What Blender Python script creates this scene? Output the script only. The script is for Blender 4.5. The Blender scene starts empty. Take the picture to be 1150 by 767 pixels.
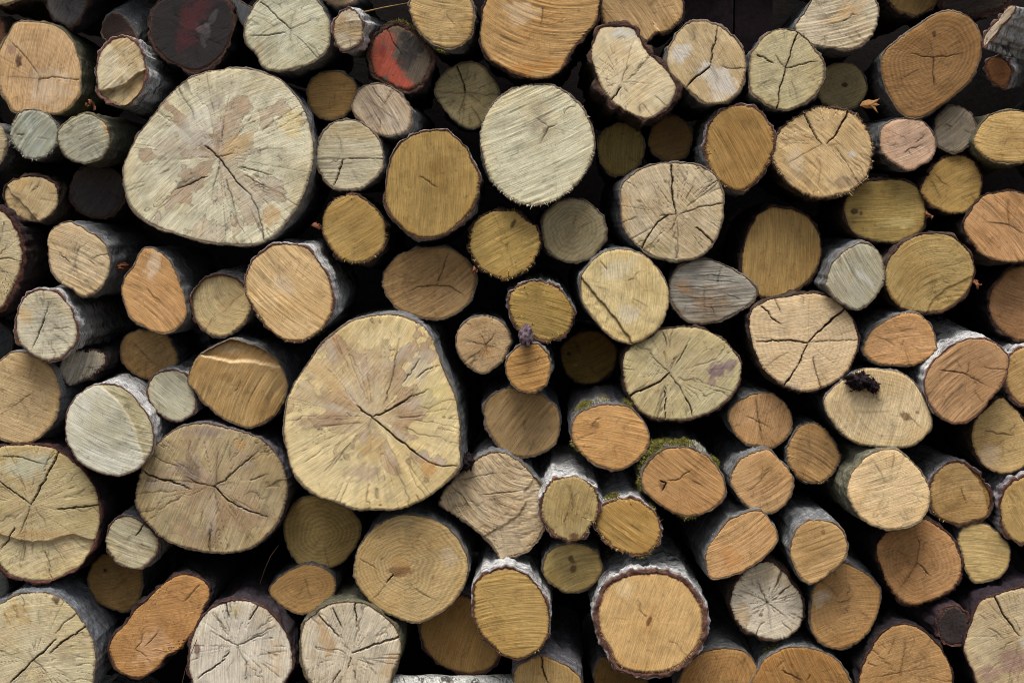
import bpy, math, random
import numpy as np
from mathutils import Vector

random.seed(4)
C = bpy.context.scene.collection
SC = bpy.context.scene

# ------------------------------------------------------------------ camera
W_PX, H_PX = 1150.0, 767.0          # the photograph's own pixel grid
LENS, SENSOR = 66.0, 36.0
F_PX = LENS / SENSOR * W_PX
DIST = 2.0 * LENS / SENSOR          # the stack's face is about 2 m wide in the frame
VPX, VPY = 600.0, 262.0             # where the log axes run to
pitch = math.atan((H_PX / 2 - VPY) / F_PX)
yaw = math.atan((VPX - W_PX / 2) / F_PX)
CAM_Z = 0.95 + DIST * math.tan(pitch)
cam = bpy.data.cameras.new("camera")
cam.lens, cam.sensor_width, cam.sensor_fit = LENS, SENSOR, 'HORIZONTAL'
cam.clip_end = 200.0
camo = bpy.data.objects.new("camera", cam)
C.objects.link(camo)
camo.location = (0, -DIST, CAM_Z)
camo.rotation_euler = (math.pi / 2 - pitch, 0, yaw)
SC.camera = camo
CAM = np.array([0, -DIST, CAM_Z])
_m = np.array(camo.rotation_euler.to_matrix())

# ------------------------------------------------------------------ light
SUN_EL, SUN_AZ = 68.0, 192.0         # azimuth: where the light comes from, clockwise from +Y
world = bpy.data.worlds.new("World")
SC.world = world
world.use_nodes = True
nt = world.node_tree
bg = nt.nodes["Background"]
sky = nt.nodes.new("ShaderNodeTexSky")
sky.sky_type = 'NISHITA'
sky.sun_disc = False
sky.sun_elevation = math.radians(SUN_EL)
sky.sun_rotation = math.radians(SUN_AZ)
sky.air_density, sky.dust_density, sky.ozone_density = 1.0, 4.0, 1.0
hs = nt.nodes.new("ShaderNodeHueSaturation")     # cloud cover greys the blue
hs.inputs['Saturation'].default_value = 0.45
nt.links.new(sky.outputs[0], hs.inputs['Color'])
nt.links.new(hs.outputs[0], bg.inputs['Color'])
bg.inputs['Strength'].default_value = 0.06
sl = bpy.data.lights.new("sun", 'SUN')
sl.energy, sl.angle, sl.color = 1.5, math.radians(34), (1.0, 0.97, 0.93)
suno = bpy.data.objects.new("sun", sl)
C.objects.link(suno)
_el, _az = math.radians(SUN_EL), math.radians(SUN_AZ)
_d = Vector((math.sin(_az) * math.cos(_el), math.cos(_az) * math.cos(_el), math.sin(_el)))
suno.rotation_euler = _d.to_track_quat('Z', 'Y').to_euler()
suno.location = (0, -3, 4)
SC.view_settings.view_transform = 'Standard'
SC.view_settings.look = 'None'
SC.view_settings.exposure = 1.27
SC.view_settings.gamma = 1.0
SC.cycles.filter_width = 0.9
SC.cycles.max_bounces = 4
SC.cycles.diffuse_bounces = 2

# ------------------------------------------------------------------ maths
def rays(q):
    """photo pixels (n,2) -> world directions (n,3)"""
    q = np.asarray(q, float)
    d = np.stack([(q[:, 0] - W_PX / 2) / F_PX, -(q[:, 1] - H_PX / 2) / F_PX, -np.ones(len(q))], 1)
    return d @ _m.T

def on_plane(q, c, n):
    d = rays(q)
    t = ((c - CAM) @ n) / (d @ n)
    return CAM + d * t[:, None]

def at_depth(x, y, yy):
    d = rays([(x, y)])[0]
    return CAM + d * ((yy - CAM[1]) / d[1])

def hsh(ix, iy, seed):
    h = (ix.astype(np.int64) * 374761393 + iy.astype(np.int64) * 668265263 + int(seed) * 1442695041) & 0xffffffff
    h = ((h ^ (h >> 13)) * 1274126177) & 0xffffffff
    h = ((h ^ (h >> 16)) * 2246822519) & 0xffffffff
    return ((h ^ (h >> 15)) & 0xffffff) / float(0xffffff)

def vn(x, y, seed):
    x = np.asarray(x, float); y = np.asarray(y, float)
    ix, iy = np.floor(x), np.floor(y)
    fx, fy = x - ix, y - iy
    fx = fx * fx * (3 - 2 * fx); fy = fy * fy * (3 - 2 * fy)
    a, b = hsh(ix, iy, seed), hsh(ix + 1, iy, seed)
    c, d = hsh(ix, iy + 1, seed), hsh(ix + 1, iy + 1, seed)
    return (a + (b - a) * fx) * (1 - fy) + (c + (d - c) * fx) * fy

def fbm(x, y, seed, o=4):
    s, a, t = 0.0, 1.0, 0.0
    for k in range(o):
        s = s + a * vn(x * 2 ** k + 17.3 * k, y * 2 ** k - 9.1 * k, seed + k)
        t += a; a *= 0.5
    return s / t

def sst(a, b, x):
    t = np.clip((x - a) / (b - a), 0, 1)
    return t * t * (3 - 2 * t)

def lin(c):
    c = np.asarray(c, float) / 255.0
    return np.where(c <= 0.04045, c / 12.92, ((c + 0.055) / 1.055) ** 2.4)

def T(r, c, v):
    """points read off a 300 x 200 crop of the photo shown at 1150 x 767"""
    k = 300.0 / 1150.0
    x0, y0 = (0, 280, 560, 850)[c], (0, 190, 380, 567)[r]
    return [(x0 + v[i] * k, y0 + v[i + 1] * k) for i in range(0, len(v), 2)]

def P(*v):
    return [(v[i], v[i + 1]) for i in range(0, len(v), 2)]

def ell(cx, cy, rx, ry, rot=0, n=10):
    o = []
    for i in range(n):
        t = 2 * math.pi * i / n
        a, b = rx * math.cos(t), ry * math.sin(t)
        r = math.radians(rot)
        o.append((cx + a * math.cos(r) + b * math.sin(r), cy + a * math.sin(r) * -1 + b * math.cos(r)))
    return o

def spline(pts, n=480):
    """closed Catmull-Rom through the points, resampled by arc length, anticlockwise as the viewer sees it"""
    p = np.array(pts, float)
    a = 0.5 * np.sum(p[:, 0] * np.roll(p[:, 1], -1) - np.roll(p[:, 0], -1) * p[:, 1])
    if a > 0:
        p = p[::-1]
    m = len(p); out = []
    t = np.linspace(0, 1, 24, endpoint=False)[:, None]
    for i in range(m):
        p0, p1, p2, p3 = p[i - 1], p[i], p[(i + 1) % m], p[(i + 2) % m]
        out.append(0.5 * (2 * p1 + (p2 - p0) * t + (2 * p0 - 5 * p1 + 4 * p2 - p3) * t * t + (3 * p1 - p0 - 3 * p2 + p3) * t ** 3))
    q = np.concatenate(out)
    q2 = np.vstack([q, q[:1]])
    s = np.concatenate([[0], np.cumsum(np.linalg.norm(np.diff(q2, axis=0), axis=1))])
    u = np.linspace(0, s[-1], n, endpoint=False)
    return np.stack([np.interp(u, s, q2[:, 0]), np.interp(u, s, q2[:, 1])], 1), s[-1]

def loop_at(B, u):
    n = len(B)
    f = (np.asarray(u) % 1.0) * n
    i = np.floor(f).astype(int) % n
    w = (f - np.floor(f))[:, None]
    return B[i] * (1 - w) + B[(i + 1) % n] * w

# ------------------------------------------------------------------ mesh
def mesh_np(name, V, F, attrs, mat, parent=None, smooth=True):
    """V (n,3), F list of int arrays (m,k), attrs {name: (n,3) or (n,)}"""
    me = bpy.data.meshes.new(name)
    V = np.asarray(V, np.float32)
    me.vertices.add(len(V)); me.vertices.foreach_set("co", V.ravel())
    F = [np.asarray(f, np.int32) for f in F if len(f)]
    nl = sum(f.size for f in F); npoly = sum(len(f) for f in F)
    me.loops.add(nl); me.polygons.add(npoly)
    me.loops.foreach_set("vertex_index", np.concatenate([f.ravel() for f in F]))
    tot = np.concatenate([np.full(len(f), f.shape[1], np.int32) for f in F])
    st = np.concatenate([[0], np.cumsum(tot)[:-1]]).astype(np.int32)
    me.polygons.foreach_set("loop_start", st)
    me.polygons.foreach_set("use_smooth", np.full(npoly, smooth))
    for k, a in attrs.items():
        a = np.asarray(a, np.float32)
        if a.ndim == 1:
            t = me.attributes.new(k, 'FLOAT', 'POINT'); t.data.foreach_set("value", a)
        else:
            t = me.attributes.new(k, 'FLOAT_VECTOR', 'POINT'); t.data.foreach_set("vector", a.ravel())
    me.update(calc_edges=True)
    me.materials.append(mat)
    o = bpy.data.objects.new(name, me)
    C.objects.link(o)
    if parent: o.parent = parent
    return o

_topo = {}
def disc(N):
    if N in _topo: return _topo[N]
    u = [np.zeros(1)]; s = [np.zeros(1)]
    for j in range(1, N + 1):
        u.append(np.arange(6 * j) / (6.0 * j)); s.append(np.full(6 * j, j / N))
    def idx(j, k, i):
        if j == 0: return np.zeros_like(i)
        return 1 + 3 * j * (j - 1) + (k * j + i) % (6 * j)
    tr = []
    for j in range(N):
        for k in range(6):
            i = np.arange(j + 1)
            tr.append(np.stack([idx(j + 1, k, i), idx(j + 1, k, i + 1), idx(j, k, i)], 1))
            if j:
                i = np.arange(j)
                tr.append(np.stack([idx(j, k, i), idx(j + 1, k, i + 1), idx(j, k, i + 1)], 1))
    _topo[N] = (np.concatenate(u), np.concatenate(s), np.concatenate(tr))
    return _topo[N]

def poly_dist(q, pts):
    """distance to a polyline, position along it 0..1, side sign of the nearest piece"""
    P_ = np.array(pts, float)
    seg = np.linalg.norm(np.diff(P_, axis=0), axis=1); L = seg.sum()
    best = np.full(len(q), 1e9); tt = np.zeros(len(q)); sg = np.ones(len(q)); acc = 0
    for i in range(len(P_) - 1):
        a, b = P_[i], P_[i + 1]; ab = b - a
        w = q - a
        t = np.clip((w @ ab) / (ab @ ab + 1e-9), 0, 1)
        dv = w - t[:, None] * ab
        d = np.hypot(dv[:, 0], dv[:, 1])
        m = d < best
        best = np.where(m, d, best)
        tt = np.where(m, (acc + t * seg[i]) / L, tt)
        sg = np.where(m, np.sign(ab[0] * w[:, 1] - ab[1] * w[:, 0]), sg)
        acc += seg[i]
    return best, tt, sg

# ------------------------------------------------------------------ materials
def new_mat(name):
    m = bpy.data.materials.new(name); m.use_nodes = True
    t = m.node_tree
    b = t.nodes["Principled BSDF"]
    b.inputs['Specular IOR Level'].default_value = 0.25
    return m, t, b

def nd(t, kind, **kw):
    n = t.nodes.new(kind)
    for k, v in kw.items():
        if k in n.inputs: n.inputs[k].default_value = v
        else: setattr(n, k, v)
    return n

def attr(t, name):
    n = t.nodes.new("ShaderNodeAttribute"); n.attribute_name = name
    return n

def vmath(t, op, a, b=None):
    n = t.nodes.new("ShaderNodeVectorMath"); n.operation = op
    t.links.new(a, n.inputs[0])
    if b is not None:
        if isinstance(b, tuple): n.inputs[1].default_value = b
        else: t.links.new(b, n.inputs[1])
    return n.outputs[0]

def maprange(t, src, a, b, c, d):
    n = nd(t, "ShaderNodeMapRange")
    for k, v in zip(('From Min', 'From Max', 'To Min', 'To Max'), (a, b, c, d)): n.inputs[k].default_value = v
    t.links.new(src, n.inputs['Value'])
    return n.outputs[0]

def noise(t, vec, scale, detail=4, rough=0.6, dist=0.0):
    n = nd(t, "ShaderNodeTexNoise", Scale=scale, Detail=detail, Roughness=rough, Distortion=dist)
    t.links.new(vec, n.inputs['Vector'])
    return n.outputs['Fac']

def mixc(t, fac, a, b, mode='MIX'):
    n = t.nodes.new("ShaderNodeMix"); n.data_type = 'RGBA'; n.blend_type = mode
    for src, k in ((fac, 0), (a, 6), (b, 7)):
        if isinstance(src, (int, float)): n.inputs[k].default_value = src
        elif isinstance(src, tuple): n.inputs[k].default_value = src + (1.0,) if len(src) == 3 else src
        else: t.links.new(src, n.inputs[k])
    return n.outputs[2]

def math_n(t, op, a, b):
    n = t.nodes.new("ShaderNodeMath"); n.operation = op
    for i, s in enumerate((a, b)):
        if isinstance(s, (int, float)): n.inputs[i].default_value = s
        else: t.links.new(s, n.inputs[i])
    return n.outputs[0]

def bump(t, b, h, strength, dist):
    n = nd(t, "ShaderNodeBump", Strength=strength, Distance=dist)
    t.links.new(h, n.inputs['Height'])
    t.links.new(n.outputs[0], b.inputs['Normal'])

def mat_face():
    m, t, b = new_mat("cut_wood")
    col = attr(t, "wood").outputs['Vector']
    g = attr(t, "grain").outputs['Vector']
    fib = noise(t, vmath(t, 'MULTIPLY', g, (22.0, 560.0, 1.0)), 1.0, 3, 0.7)
    fleck = noise(t, g, 700.0, 3, 0.7)
    blot = noise(t, g, 60.0, 5, 0.6)
    k = math_n(t, 'MULTIPLY', maprange(t, fib, 0.28, 0.72, 0.66, 1.28), maprange(t, fleck, 0.25, 0.75, 0.84, 1.14))
    k = math_n(t, 'MULTIPLY', k, maprange(t, blot, 0.3, 0.7, 0.93, 1.06))
    c = vmath(t, 'MULTIPLY', col, k)
    t.links.new(c, b.inputs['Base Color'])
    b.inputs['Roughness'].default_value = 0.8
    h = math_n(t, 'ADD', math_n(t, 'MULTIPLY', fib, 1.0), math_n(t, 'MULTIPLY', fleck, 0.6))
    bump(t, b, h, 0.5, 0.0014)
    return m

def mat_bark(kind):
    m, t, b = new_mat("bark_" + kind)
    g = attr(t, "bco").outputs['Vector']
    lip = attr(t, "lip").outputs['Fac']
    tint = attr(t, "tint").outputs['Vector']
    band = noise(t, vmath(t, 'MULTIPLY', g, (26.0, 26.0, 240.0)), 1.0, 4, 0.6)
    cloud = noise(t, g, 58.0, 8, 0.72, 0.4)
    patch = noise(t, vmath(t, 'MULTIPLY', g, (1.0, 1.0, 2.2)), 22.0, 9, 0.74, 0.8)
    fine = noise(t, g, 260.0, 5, 0.75)
    if kind == 'birch':
        c = mixc(t, maprange(t, cloud, 0.35, 0.66, 0, 1), tuple(lin((226, 224, 220))), tuple(lin((150, 150, 151))))
        c = mixc(t, maprange(t, band, 0.565, 0.63, 0, 0.85), c, tuple(lin((58, 52, 50))))
        c = mixc(t, maprange(t, patch, 0.545, 0.60, 0, 0.9), c, tuple(lin((62, 57, 55))))
    elif kind == 'grey':
        c = mixc(t, maprange(t, cloud, 0.3, 0.7, 0, 1), tuple(lin((142, 144, 145))), tuple(lin((72, 71, 71))))
        c = mixc(t, maprange(t, patch, 0.55, 0.66, 0, 0.8), c, tuple(lin((178, 182, 180))))
        c = mixc(t, maprange(t, band, 0.57, 0.65, 0, 0.75), c, tuple(lin((54, 49, 47))))
    elif kind == 'brown':
        c = mixc(t, maprange(t, cloud, 0.3, 0.7, 0, 1), tuple(lin((104, 88, 74))), tuple(lin((52, 42, 38))))
        c = mixc(t, maprange(t, patch, 0.58, 0.66, 0, 0.7), c, tuple(lin((120, 122, 116))))
    elif kind == 'olive':
        c = mixc(t, maprange(t, cloud, 0.3, 0.7, 0, 1), tuple(lin((120, 118, 92))), tuple(lin((70, 68, 58))))
        c = mixc(t, maprange(t, patch, 0.55, 0.66, 0, 0.8), c, tuple(lin((150, 152, 150))))
    else:
        c = mixc(t, maprange(t, cloud, 0.3, 0.7, 0, 1), tuple(lin((62, 54, 56))), tuple(lin((30, 26, 27))))
        c = mixc(t, maprange(t, patch, 0.60, 0.68, 0, 0.6), c, tuple(lin((104, 102, 104))))
    ia, ib = {'birch': ((124, 84, 68), (66, 44, 40)), 'grey': ((138, 118, 94), (84, 70, 60)), 'olive': ((138, 122, 92), (84, 72, 56))}.get(kind, ((104, 74, 60), (48, 34, 32)))
    inner = mixc(t, maprange(t, cloud, 0.35, 0.65, 0, 1), tuple(lin(ia)), tuple(lin(ib)))
    c = mixc(t, lip, c, inner)
    c = mixc(t, 1.0, c, tint, 'MULTIPLY')
    c = mixc(t, 1.0, c, maprange(t, fine, 0.3, 0.7, 0.42, 1.42), 'MULTIPLY')
    t.links.new(c, b.inputs['Base Color'])
    b.inputs['Roughness'].default_value = 0.75 if kind in ('birch', 'grey') else 0.9
    h = math_n(t, 'ADD', math_n(t, 'MULTIPLY', band, 0.8), math_n(t, 'ADD', math_n(t, 'MULTIPLY', fine, 0.5), cloud))
    bump(t, b, h, 0.9, 0.006 if kind in ('brown', 'dark') else 0.0026)
    return m

def mat_tone(name, a, bcol, scale, rough=0.9, bmp=0.002):
    m, t, b = new_mat(name)
    co = t.nodes.new("ShaderNodeTexCoord").outputs['Object']
    n1 = noise(t, co, scale, 5, 0.65)
    n2 = noise(t, co, scale * 9, 3, 0.6)
    c = mixc(t, maprange(t, n1, 0.3, 0.7, 0, 1), tuple(lin(a)), tuple(lin(bcol)))
    c = mixc(t, 1.0, c, maprange(t, n2, 0.25, 0.75, 0.7, 1.25), 'MULTIPLY')
    t.links.new(c, b.inputs['Base Color'])
    b.inputs['Roughness'].default_value = rough
    bump(t, b, n2, 0.6, bmp)
    return m

M_FACE = mat_face()
M_BARK = {k: mat_bark(k) for k in ('birch', 'grey', 'brown', 'olive', 'dark')}
M_MOSS = mat_tone("moss", (150, 138, 66), (88, 90, 42), 60, 0.95)
M_LICHEN = mat_tone("lichen", (206, 204, 186), (136, 132, 112), 70, 0.95)
M_STUB = mat_tone("weathered_stub", (142, 122, 130), (74, 60, 66), 70, 0.9, 0.004)
M_CURL = mat_tone("inner_bark", (168, 108, 76), (92, 54, 42), 60, 0.8)
M_GAP_WALL = mat_tone("gap_wall_dark", (34, 27, 26), (20, 16, 16), 9, 0.95, 0.003)
M_PLANK = mat_tone("stained_timber", (74, 58, 62), (40, 30, 32), 14, 0.85, 0.003)
M_SOIL = mat_tone("soil", (78, 66, 50), (52, 44, 34), 6, 1.0, 0.01)
M_TWIG = mat_tone("dry_twig", (120, 92, 72), (76, 56, 46), 60, 0.9)
M_STRAW = mat_tone("straw", (150, 122, 70), (110, 86, 50), 60, 0.8)
M_CLUMP = mat_tone("rotten_bark", (52, 38, 42), (24, 18, 22), 70, 1.0, 0.004)

# ------------------------------------------------------------------ one log
GROUP = "logs stacked in the woodpile"
REG = {}

def log(key, label, pts, col, bark='grey', t=3.0, d=0.0, saw=(20, .5), rings=.3, rays=.3, heart=0.0,
        pith=None, cr=(), auto=0, spots=(), step=(), ax=None, tilt=None, rag=.3, name=None, length=0.45,
        col2=None, arc=0.0, lo=0, torn=0.0, tint=(1, 1, 1), edge=.35, lipw=None, checks=.4, rough_bark=None, fuzz=0):
    seed = sum((i + 1) * ord(ch) for i, ch in enumerate(key)) * 7 + 13
    rnd = random.Random(seed)
    B, per = spline(pts)
    nB = len(B)
    uu = np.arange(nB) / nB
    cen = B.mean(0)
    if pith is None:
        sz = per / (2 * math.pi)
        pith = (cen[0] + rnd.uniform(-.12, .12) * sz, cen[1] + rnd.uniform(-.12, .12) * sz)
    pth = np.array(pith, float)
    # a hand-cut outline is never clean
    ang = 2 * math.pi * uu
    jit = (fbm(6 * np.cos(ang) + 9, 6 * np.sin(ang) + 9, seed, 3) - .5) * 2.2 + \
          (fbm(per / 5 * np.cos(ang), per / 5 * np.sin(ang), seed + 5, 2) - .5) * (1.0 + 3.2 * rag)
    tang = np.roll(B, -1, 0) - np.roll(B, 1, 0)
    tang /= np.linalg.norm(tang, axis=1)[:, None] + 1e-9
    nor = np.stack([-tang[:, 1], tang[:, 0]], 1)              # outward, pixel space (y down, loop anticlockwise)
    if np.sum(nor * (B - cen)) < 0: nor = -nor
    Bj = B + nor * jit[:, None]
    rm = per / (2 * math.pi)
    N = lo or int(min(125, max(9, rm / 0.95)))
    u, s, tri = disc(N)
    b = loop_at(Bj, u)
    q = pth + (b - pth) * s[:, None]
    edge_px = (1 - s) * np.linalg.norm(b - pth, axis=1)
    th = np.arctan2(-(q[:, 1] - pth[1]), q[:, 0] - pth[0])

    ct, sn = np.cos(th), np.sin(th)
    def an(freq, radial, sd, o, wob=0.0):
        rr_ = freq + radial * s + wob
        return fbm(rr_ * ct + 60, rr_ * sn + 60, sd, o)
    # ---- wood
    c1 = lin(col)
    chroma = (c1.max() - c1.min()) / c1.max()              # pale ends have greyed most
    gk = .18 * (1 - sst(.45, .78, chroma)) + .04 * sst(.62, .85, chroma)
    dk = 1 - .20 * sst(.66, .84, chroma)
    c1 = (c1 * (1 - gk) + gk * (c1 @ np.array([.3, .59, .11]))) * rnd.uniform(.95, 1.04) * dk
    c2 = lin(col2) if col2 is not None else c1 * np.array([0.88, 0.82, 0.72])
    t = t if t >= 4.5 else t * {'grey': .45, 'olive': .45, 'brown': .6, 'birch': .8, 'dark': .8}[bark]
    f1 = fbm(q[:, 0] / 38, q[:, 1] / 38, seed + 1, 4)
    f2 = fbm(q[:, 0] / 11, q[:, 1] / 11, seed + 2, 4)
    mixf = sst(.42, .68, .7 * f1 + .3 * f2)
    wood = c1 + (c2 - c1) * (mixf * .8)[:, None]
    h = (f1 - .5) * .004
    rt, hu = rnd.uniform(-.16, .12), rnd.uniform(-.5, 1.0)
    if heart > .9: rt = 0.0
    wood = wood * (1 + (rt * (1 - s))[:, None] * np.array([1 - .25 * hu, 1.0, 1 + .35 * hu]))
    if arc == 0.0: arc = rnd.choice((-1, 1)) * rnd.uniform(.02, .16)
    a = math.radians(saw[0])
    du = (q[:, 0] - cen[0]) * math.cos(a) - (q[:, 1] - cen[1]) * math.sin(a)
    dv = (q[:, 0] - cen[0]) * math.sin(a) + (q[:, 1] - cen[1]) * math.cos(a)
    dv = dv + arc * du * du / max(rm, 1)
    wob = (fbm(du / 40, dv / 30, seed + 21, 2) - .5) * (1.6 + 26 * torn)
    sA = vn((dv + wob) / 2.1, du / 60, seed + 3); sB = vn((dv + wob) / 4.6, du / 90, seed + 4)
    sC = vn((dv + wob) / 1.15, du / 26, seed + 6)
    amp = saw[1] * (.25 + 1.25 * sst(.3, .7, fbm(q[:, 0] / 26, q[:, 1] / 26, seed + 8, 3)))
    st = (.38 * sA + .27 * sB + .35 * sC) - .5
    wood = wood * (1 + amp * st * .95)[:, None]
    deep = sst(.66, .82, sA * .6 + sB * .4) * amp
    wood = wood * (1 - .25 * deep)[:, None]
    h = h + amp * st * .0016
    brt = sst(.70, .86, vn((dv + wob) / 1.3, du / 34, seed + 24)) * sst(.4, .65, fbm(du / 22, dv / 9, seed + 25, 2)) * amp
    wood = wood + (np.minimum(c1 * 1.55, .82) - wood) * (.42 * np.clip(brt, 0, 1))[:, None]
    drk = sst(.74, .88, vn((dv + wob) / 1.25 + 40, du / 40, seed + 26)) * sst(.4, .65, fbm(du / 24 + 3, dv / 9, seed + 27, 2)) * amp
    wood = wood * (1 - .42 * np.clip(drk, 0, 1))[:, None]
    if torn:                                               # wood ripped rather than sawn
        tf = fbm(du / 34 + 3, (dv + wob) / 11, seed + 91, 5) - .5
        rg_ = np.abs(fbm(du / 22, (dv + wob) / 8, seed + 92, 3) - .5)
        h = h + torn * (.020 * tf - .010 * sst(.06, .0, rg_))
        wood = wood * (1 + 1.2 * torn * tf - .7 * torn * sst(.05, .0, rg_))[:, None]
    # rings follow the outline
    wr = s * rm / 2.6 + (fbm(2 * np.cos(th) + 5, 2 * np.sin(th) + 5 + s, seed + 9, 2) - .5) * 3
    rg = (.5 + .5 * np.sin(2 * math.pi * wr * .55)) * (.4 + .6 * vn(wr * .45, wr * 0, seed + 10))
    wood = wood * (1 - max(rings, .12) * .42 * rg)[:, None]
    # rays
    ry = an(11, 2.2, seed + 11, 3) - .5
    ryf = an(32, 3.5, seed + 12, 2) - .5
    wood = wood * (1 + rays * (ry * .5 + ryf * .42))[:, None]
    # hair checks running out from the pith
    kk = max(3.0, rm / 4.5)
    nn = an(kk * .6, 1.6, seed + 13, 1, (fbm(q[:, 0] / 9, q[:, 1] / 9, seed + 31, 2) - .5) * 1.2)
    ck = np.exp(-((nn - .5) / (.028 * (1 + 14 / (s * rm + 3)))) ** 2) * sst(.44, .6, an(2.5, 3, seed + 14, 2)) * checks * sst(.05, .2, s)
    wood = wood * (1 - .6 * ck)[:, None]
    h = h - ck * .0012
    # stained heart with its dark border
    if heart:
        hm = an(2.6, 1.6, seed + 15, 3) * .72 + fbm(q[:, 0] / 20, q[:, 1] / 20, seed + 16, 5) * .62
        v = hm - .41 - .45 * s
        hk = sst(-.015, .02, v)
        tone = np.array([.98, .96, .97]) * (.83 + .4 * f2 + .45 * (an(16, 3, seed + 33, 3) - .5))[:, None]
        hk = hk * (.55 + .45 * sst(.35, .6, f1))
        wood = wood * (1 - hk[:, None] * heart) + (wood * .35 + .65 * lin((158, 126, 100)) * tone) * hk[:, None] * heart
        wood = wood * (1 - .5 * heart * np.exp(-(v / .008) ** 2))[:, None]
        pale = sst(.52, .7, an(4, 2, seed + 17, 3)) * hk * heart
        wood = wood * (1 - .3 * pale)[:, None] + lin((214, 208, 196)) * (.3 * pale)[:, None]
    # specks and dirt
    sp = sst(.74, .84, fbm(q[:, 0] / 3.2, q[:, 1] / 3.2, seed + 18, 2))
    wood = wood * (1 - .25 * sp)[:, None]
    dirt = sst(.55, .78, fbm(q[:, 0] / 20 + 4, q[:, 1] / 20, seed + 19, 5))
    wood = wood * (1 - .18 * dirt)[:, None]
    # blotches: (x, y, rx, ry, rot, colour, strength)
    for (x, y, rx, ry, rot, cc, kf) in spots:
        r = math.radians(rot)
        xx = (q[:, 0] - x) * math.cos(r) - (q[:, 1] - y) * math.sin(r)
        yy = (q[:, 0] - x) * math.sin(r) + (q[:, 1] - y) * math.cos(r)
        e = np.hypot(xx / rx, yy / ry) + (fbm(q[:, 0] / 8, q[:, 1] / 8, seed + 41, 4) - .5) * 1.5 + (vn(q[:, 0] / 1.5, q[:, 1] / 1.5, seed + 42) - .5) * .35
        k = sst(1.25, .6, e) * kf * (.75 + .5 * fbm(du / 14, dv / 3, seed + 43, 3))
        k = np.clip(k, 0, 1)
        wood = wood * (1 - k[:, None]) + lin(cc) * (k * (.8 + .4 * f2))[:, None]
    # broken steps: (polyline, side, drop in m, tone, edge brightness)
    for (pl, side, drop, tone, eb) in step:
        dd, tt, sg = poly_dist(q, pl)
        wv = (fbm(q[:, 0] / 7, q[:, 1] / 7, seed + 51, 3) - .5) * 3.5
        sd = dd * sg * side + wv
        k = sst(-1.0, 1.2, sd)
        h = h - drop * k
        h = h + .0025 * (fbm(q[:, 0] / 6, q[:, 1] / 6, seed + 52, 3) - .5) * k
        wood = wood * (1 - k[:, None]) + wood * np.array(tone) * k[:, None]
        e = np.exp(-(sd / 1.6) ** 2) * eb
        wood = wood * (1 - np.abs(e))[:, None] + (lin((244, 214, 170)) if eb > 0 else lin((70, 50, 34))) * np.abs(e)[:, None]
    # cambium line round the edge
    ek = np.exp(-(edge_px / 1.9) ** 2) * edge
    wood = wood * (1 - ek[:, None]) + lin((96, 68, 44)) * ek[:, None]
    sapk = np.exp(-((edge_px - 5.5) / 4.0) ** 2) * .3
    wood = wood * (1 + sapk[:, None] * np.array([.16, .12, -.02]))
    # drying cracks (width px, polyline)
    crs = list(cr)
    hair = (rnd.randint(2, 5) if checks >= .5 else rnd.randint(0, 2) if checks >= .2 else 0) if not lo and rm > 18 else 0
    auto = auto or hair
    if auto:
        a0 = rnd.uniform(0, 6.28)
        for k in range(auto):
            aa = a0 + 6.28 * k / auto + rnd.uniform(-.5, .5)
            ru = np.array([math.cos(aa), -math.sin(aa)])
            # reach of the outline that way
            pr = (Bj - pth); cosv = (pr @ ru) / (np.linalg.norm(pr, axis=1) + 1e-9)
            R = np.linalg.norm(pr[np.argmax(cosv)])
            r0 = rnd.uniform(0, .5); r1 = r0 + rnd.uniform(.18, .42)
            if rnd.random() < .25: r0, r1 = .55, 1.02
            pl = []
            for m_ in range(5):
                rr = R * (r0 + (r1 - r0) * m_ / 4)
                pl.append(tuple(pth + ru * rr + np.array([-ru[1], ru[0]]) * rnd.uniform(-1, 1) * R * .045))
            crs.append((rnd.uniform(.45, .85) if hair else rnd.uniform(.7, 1.35), pl))
    for (wd, pl) in crs:
        pl = list(pl); wd = wd * (.72 if wd < 1.3 else .85)
        q2 = q + np.stack([fbm(q[:, 0] / 7, q[:, 1] / 7, seed + 61, 4) - .5, fbm(q[:, 0] / 7 + 9, q[:, 1] / 7, seed + 62, 4) - .5], 1) * 3.4
        dd, tt, _ = poly_dist(q2, pl)
        rim = np.linalg.norm(np.array(pl[-1]) - pth) > .9 * np.linalg.norm(loop_at(Bj, np.array([np.argmax((Bj - pth) @ (np.array(pl[-1]) - pth)) / nB]))[0] - pth)
        tap = (sst(0, .12, tt) * .6 + .4) * (1 if rim else sst(1.0, .72, tt) * .75 + .25)
        wv = np.maximum(wd * .42 * tap, .50)
        k = sst(1.45, .45, dd / wv) * np.clip(wd * tap * .85, .2, 1)
        kd = k * (.72 + .2 * min(1, wd / 1.4))
        wood = wood * (1 - kd)[:, None] + lin((52, 36, 28)) * (.8 * kd)[:, None]  # old brown stain, also painting in shade the groove alone lacks
        h = h - k * (.0015 + .0075 * min(wd, 2.2)) * min(1, wd)
        fr = np.exp(-((dd - wv * 1.6) / 1.6) ** 2) * .14
        wood = wood * (1 - fr)[:, None]
    # the edge is a little broken away
    h = h - .0022 * np.exp(-(edge_px / 1.3) ** 2)
    wood = np.clip(wood, .004, .86)

    # ---- placing the cut in space
    if tilt is None: tilt = (rnd.uniform(-.09, .09), rnd.uniform(-.09, .09))
    n = np.array([tilt[0], -1.0, tilt[1]]); n /= np.linalg.norm(n)
    c0 = at_depth(cen[0], cen[1], -d)
    e1 = np.cross(np.array([0, 0, 1.0]), -n); e1 /= np.linalg.norm(e1)
    if e1[0] < 0: e1 = -e1
    e2 = np.cross(e1, n); e2 = e2 if e2[2] > 0 else -e2
    X = on_plane(q, c0, n)
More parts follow.
